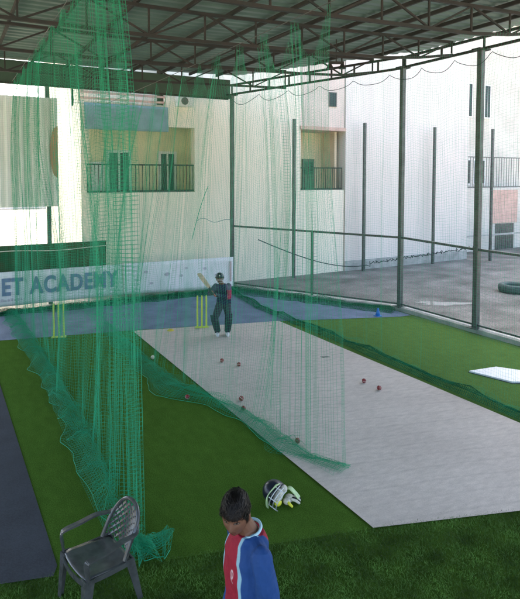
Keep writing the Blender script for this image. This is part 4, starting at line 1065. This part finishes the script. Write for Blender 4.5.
# ---- the batter at the far end (front = -Y)
def batter():
    k = .885; V_ = lambda x,y,z: Vector((x,y,z))*k
    t = empty('person', (4.86,10.30,.012), R(-22), 'batter in navy helmet, dark trousers and pads beside the yellow stumps with raised bat', 'person')
    # image left is -x
    pel = V_(.06,.10,.765)
    c = V_(-.05,-.14,1.375); Mh = Matrix.Rotation(R(-6),3,'Z')@Matrix.Rotation(R(-6),3,'X')
    hipL, hipR = V_(.13,.10,.755), V_(-.02,.08,.755)
    knL, anL = V_(.155,-.10,.43), V_(.14,.02,.085)
    knR, anR = V_(-.17,-.20,.44), V_(-.10,.03,.085)
    shL, shR = V_(.165,-.01,1.175), V_(-.135,-.07,1.185)
    elL = V_(.16,-.23,.96); elR = V_(-.275,-.12,1.03); gripc = V_(-.215,-.27,1.08)
    bd = Vector((-.30,.58,.34)).normalized()
    hL = gripc+bd*-.03; hR = gripc+bd*.07
    wrL = hL+V_(.055,.015,-.035); wrR = hR+V_(-.03,.075,-.045)
    b = MB(); head_parts(b, c, Mh, k)
    tor = [(pel+V_(0,0,-.06),.15*k,.105*k),(pel+V_(0,0,.05),.15*k,.11*k),(V_(.05,.04,.93),.135*k,.10*k),(V_(.03,-.03,1.08),.16*k,.11*k),(V_(.02,-.05,1.17),.15*k,.10*k),(V_(.01,-.06,1.24),.07*k,.06*k)]
    b.loft(ringset(tor,(1,.05,0),(0,1,0))); b.limb([V_(.01,-.06,1.21),V_(-.03,-.11,1.30)],[.055*k,.052*k])
    for sh,el,wr,hp,kn,an in ((shL,elL,wrL,hipL,knL,anL),(shR,elR,wrR,hipR,knR,anR)):
        b.limb([sh,el],[.05*k,.04*k]); b.limb([el,wr],[.04*k,.027*k]); b.limb([hp,kn],[.085*k,.058*k]); b.limb([kn,kn.lerp(an,.3),an],[.056*k,.056*k,.037*k])
        b.limb([an+V_(0,.03,-.035),an+V_(0,-.06,-.045),an+V_(0,-.14,-.055)],[.036*k,.036*k,.027*k])
    hand(b, wrL, hL-wrL, bd, 1.3, k*.95); hand(b, wrR, hR-wrR, bd, 1.3, k*.95)
    me = fuse(b,'body',.006,2); dye(me, lambda co: head_dye(co, c, Mh, k, SKIN*.9)); link_mesh('body', me, M['skin'], t)
    # shirt
    b = MB(); sp = [(p,w+.018,d+.018) for p,w,d in tor]; b.loft(ringset(sp,(1,.05,0),(0,1,0)))
    for sh,el,wr in ((shL,elL,wrL),(shR,elR,wrR)): b.limb([sh,sh.lerp(el,.5),el],[.072*k,.066*k,.056*k]); b.limb([el,el.lerp(wr,.85)],[.056*k,.042*k])
    me = fuse(b,'shirt',.007,5); wrinkle(me,.008,13)
    def colr(co):
        col = np.tile(np.array((.022,.026,.07)),(len(co),1)); x,y,z = co[:,0]/k,co[:,1]/k,co[:,2]/k
        col = np.where(((x>.115)&(z<1.16)&(z>.86))[:,None], np.array((.36,.03,.09)), col)
        col = np.where(((x>.10)&(z>=1.11))[:,None], np.array((.13,.09,.17)), col)
        col = np.where(((x<-.06)&(z>.95)&(y<.02))[:,None], np.array((.075,.07,.13)), col)
        return col
    dye(me, colr); link_mesh('shirt', me, M['cloth'], t)
    b = MB(); b.loft(ringset([(pel+V_(0,0,-.10),.165*k,.12*k),(pel+V_(0,0,.11),.155*k,.118*k)],(1,.05,0),(0,1,0)))
    for hp,kn,an in ((hipL,knL,anL),(hipR,knR,anR)): b.limb([hp,hp.lerp(kn,.5),kn],[.10*k,.09*k,.074*k]); b.limb([kn,kn.lerp(an,.5),an+V_(0,0,.01)],[.074*k,.068*k,.062*k])
    me = fuse(b,'trousers',.008,3); wrinkle(me,.007,10); link_mesh('trousers', me, M['denim'], t)
    for kn,an in ((knL,anL),(knR,anR)):                      # leg guards
        f = V_(0,-.055,0); b = MB(); p0 = kn.lerp(an,-.32)+f*1.2; p1 = kn+f*1.7; p2 = an+f*1.2+V_(0,0,.03)
        for o in (-.062,-.022,.022,.062): b.limb([p0+V_(o,abs(o)*.5,0),p1+V_(o,abs(o)*.5,0),p2+V_(o*.8,abs(o)*.5,0)],[.026*k,.030*k,.026*k],10)
        b.limb([kn+f*1.5+V_(-.05,0,0),kn+f*1.9,kn+f*1.5+V_(.05,0,0)],[.045*k,.05*k,.045*k],10)
        link_mesh('leg_guard', fuse(b,'leg_guard',.007,2), M['padnavy'], t)
    for an in (anL,anR):
        b = MB(); b.limb([an+V_(0,.035,-.04),an+V_(0,-.06,-.048),an+V_(0,-.15,-.056)],[.046*k,.046*k,.032*k]); link_mesh('shoe', fuse(b,'shoe',.007,3), M['shoe'], t)
    # helmet
    b = MB(); Rm = Mh; b2 = c+Mh@V_(0,.008,.035)
    n,m_ = 28,14
    for s in (0,1):
        for i in range(m_+1):
            for j in range(n):
                a = 2*PI*j/n; fr = max(0,-math.sin(a)); ph = PI/2-(PI/2+(.42-.52*fr))*i/m_; q = 1-.08*s
                b.v.append(tuple(b2+Mh@Vector((.100*k*q*math.cos(ph)*math.cos(a),.122*k*q*math.cos(ph)*math.sin(a),.112*k*q*math.sin(ph)))))
    off = (m_+1)*n
    for i in range(m_):
        for j in range(n):
            a = i*n+j; d = i*n+(j+1)%n; b.f.append((a,d,d+n,a+n)); b.f.append((a+off,a+off+n,d+off+n,d+off))
    for j in range(n):
        a = m_*n+j; d = m_*n+(j+1)%n; b.f.append((a,d,d+off,a+off))
    he = b.build('helmet', M['navy'], t, False, True)
    hp_ = lambda x,y,z: b2+Mh@(Vector((x,y,z))*k)
    mb = MB(); ribbon(mb, [hp_(.095*math.sin(q),-.115*math.cos(q)-.035*math.cos(q),.012) for q in np.linspace(-1.1,1.1,12)], .06, .006, lambda i: Mh@Vector((0,-1,-.2))).build('peak', M['navy'], he)
    mb = MB()
    for z in (-.035,-.07,-.105): mb.tube([hp_(.098*math.sin(q),-.155*math.cos(q),z) for q in np.linspace(-1.25,1.25,12)], .004, 6)
    mb.build('face_grille', M['grill'], he)
    mb = MB(); mb.ball(hp_(0,-.117,.045),(.016,.008,.016),Mh,10,8); mb.build('badge', M['padwhite'], he)
    # gloves
    for wr,h in ((wrL,hL),(wrR,hR)):
        b = MB(); d = (h-wr).normalized(); b.limb([wr-d*.03,wr+d*.02],[.040*k,.044*k],10); hand(b, wr, d, bd, 1.3, k*1.22); link_mesh('glove', fuse(b,'glove',.005,2), M['navy'], t)
    # bat: top-level
    mw = Matrix.Translation(t.location)@Matrix.Rotation(t.rotation_euler[2],4,'Z')
    g0 = mw@(gripc-bd*.12); d = (mw.to_3x3()@bd).normalized()
    bt = empty('cricket_bat', g0, 0, 'wooden cricket bat held up by the batter, blade pointing up and back', 'bat')
    q = d.to_track_quat('Z','Y').to_matrix().to_4x4()
    mb = MB().lathe([(.014,0),(.017,.01),(.016,.26),(.02,.30)],(0,0,0),12); me = mb.mesh('grip'); me.transform(q); link_mesh('grip', me, M['grip'], bt, False, True)
    mb = MB(); mb.loft([((0,0,.28),(.018,0,0),(0,.016,0)),((0,0,.34),(.048,0,0),(0,.017,0)),((0,0,.45),(.052,0,0),(0,.02,0)),((0,0,.68),(.053,0,0),(0,.028,0)),((0,0,.76),(.053,0,0),(0,.018,0)),((0,0,.785),(.04,0,0),(0,.01,0))],20,3.)
    me = mb.mesh('blade'); me.transform(q); link_mesh('blade', me, M['wood'], bt, False, True)
batter()

# ---------------------------------------------------------------- light
w = bpy.data.worlds.new('World'); S.world = w; w.use_nodes = True
N, L_ = w.node_tree.nodes, w.node_tree.links
sky = N.new('ShaderNodeTexSky'); sky.sky_type = 'NISHITA'; sky.sun_disc = False
AZ, EL = R(22), R(52)                       # sun ahead, slightly right, behind the white building
sky.sun_elevation = EL; sky.sun_rotation = AZ; sky.air_density = 1.0; sky.dust_density = 4.5; sky.ozone_density = .4; sky.altitude = 0
bg = N['Background']; bg.inputs[1].default_value = .15; L_.new(sky.outputs[0], bg.inputs[0])
sd = Vector((math.sin(AZ)*math.cos(EL), math.cos(AZ)*math.cos(EL), math.sin(EL)))
l = bpy.data.lights.new('sun','SUN'); l.energy = 4.; l.angle = R(.5); l.color = (1,.95,.87)
lo = bpy.data.objects.new('sun', l); COL.objects.link(lo); lo.location = (0,0,20); lo.rotation_euler = (-sd).to_track_quat('-Z','Y').to_euler()

# ---------------------------------------------------------------- camera
PF = 560.5; PCX, PCY = 256.4, 204.2
cd = bpy.data.cameras.new('camera'); co = bpy.data.objects.new('camera', cd); COL.objects.link(co); S.camera = co
cd.sensor_fit = 'VERTICAL'; cd.sensor_height = 24; cd.lens = 24*PF/599
cd.shift_y = -(299.5-PCY)/599; cd.shift_x = (260-PCX)/599
Rz = Matrix.Rotation(R(-28.78),4,'Z')@Matrix.Rotation(R(90-2.85),4,'X')@Matrix.Rotation(R(.07),4,'Z')
co.matrix_world = Matrix.Translation((-.07,-.176,3.332))@Rz
cd.clip_start = .05; cd.clip_end = 2000

S.view_settings.view_transform = 'Standard'; S.view_settings.look = 'None'; S.view_settings.gamma = 1; S.view_settings.use_curve_mapping = False
S.view_settings.exposure = 2.5
S.render.engine = 'CYCLES'; S.cycles.max_bounces = 8; S.cycles.diffuse_bounces = 5
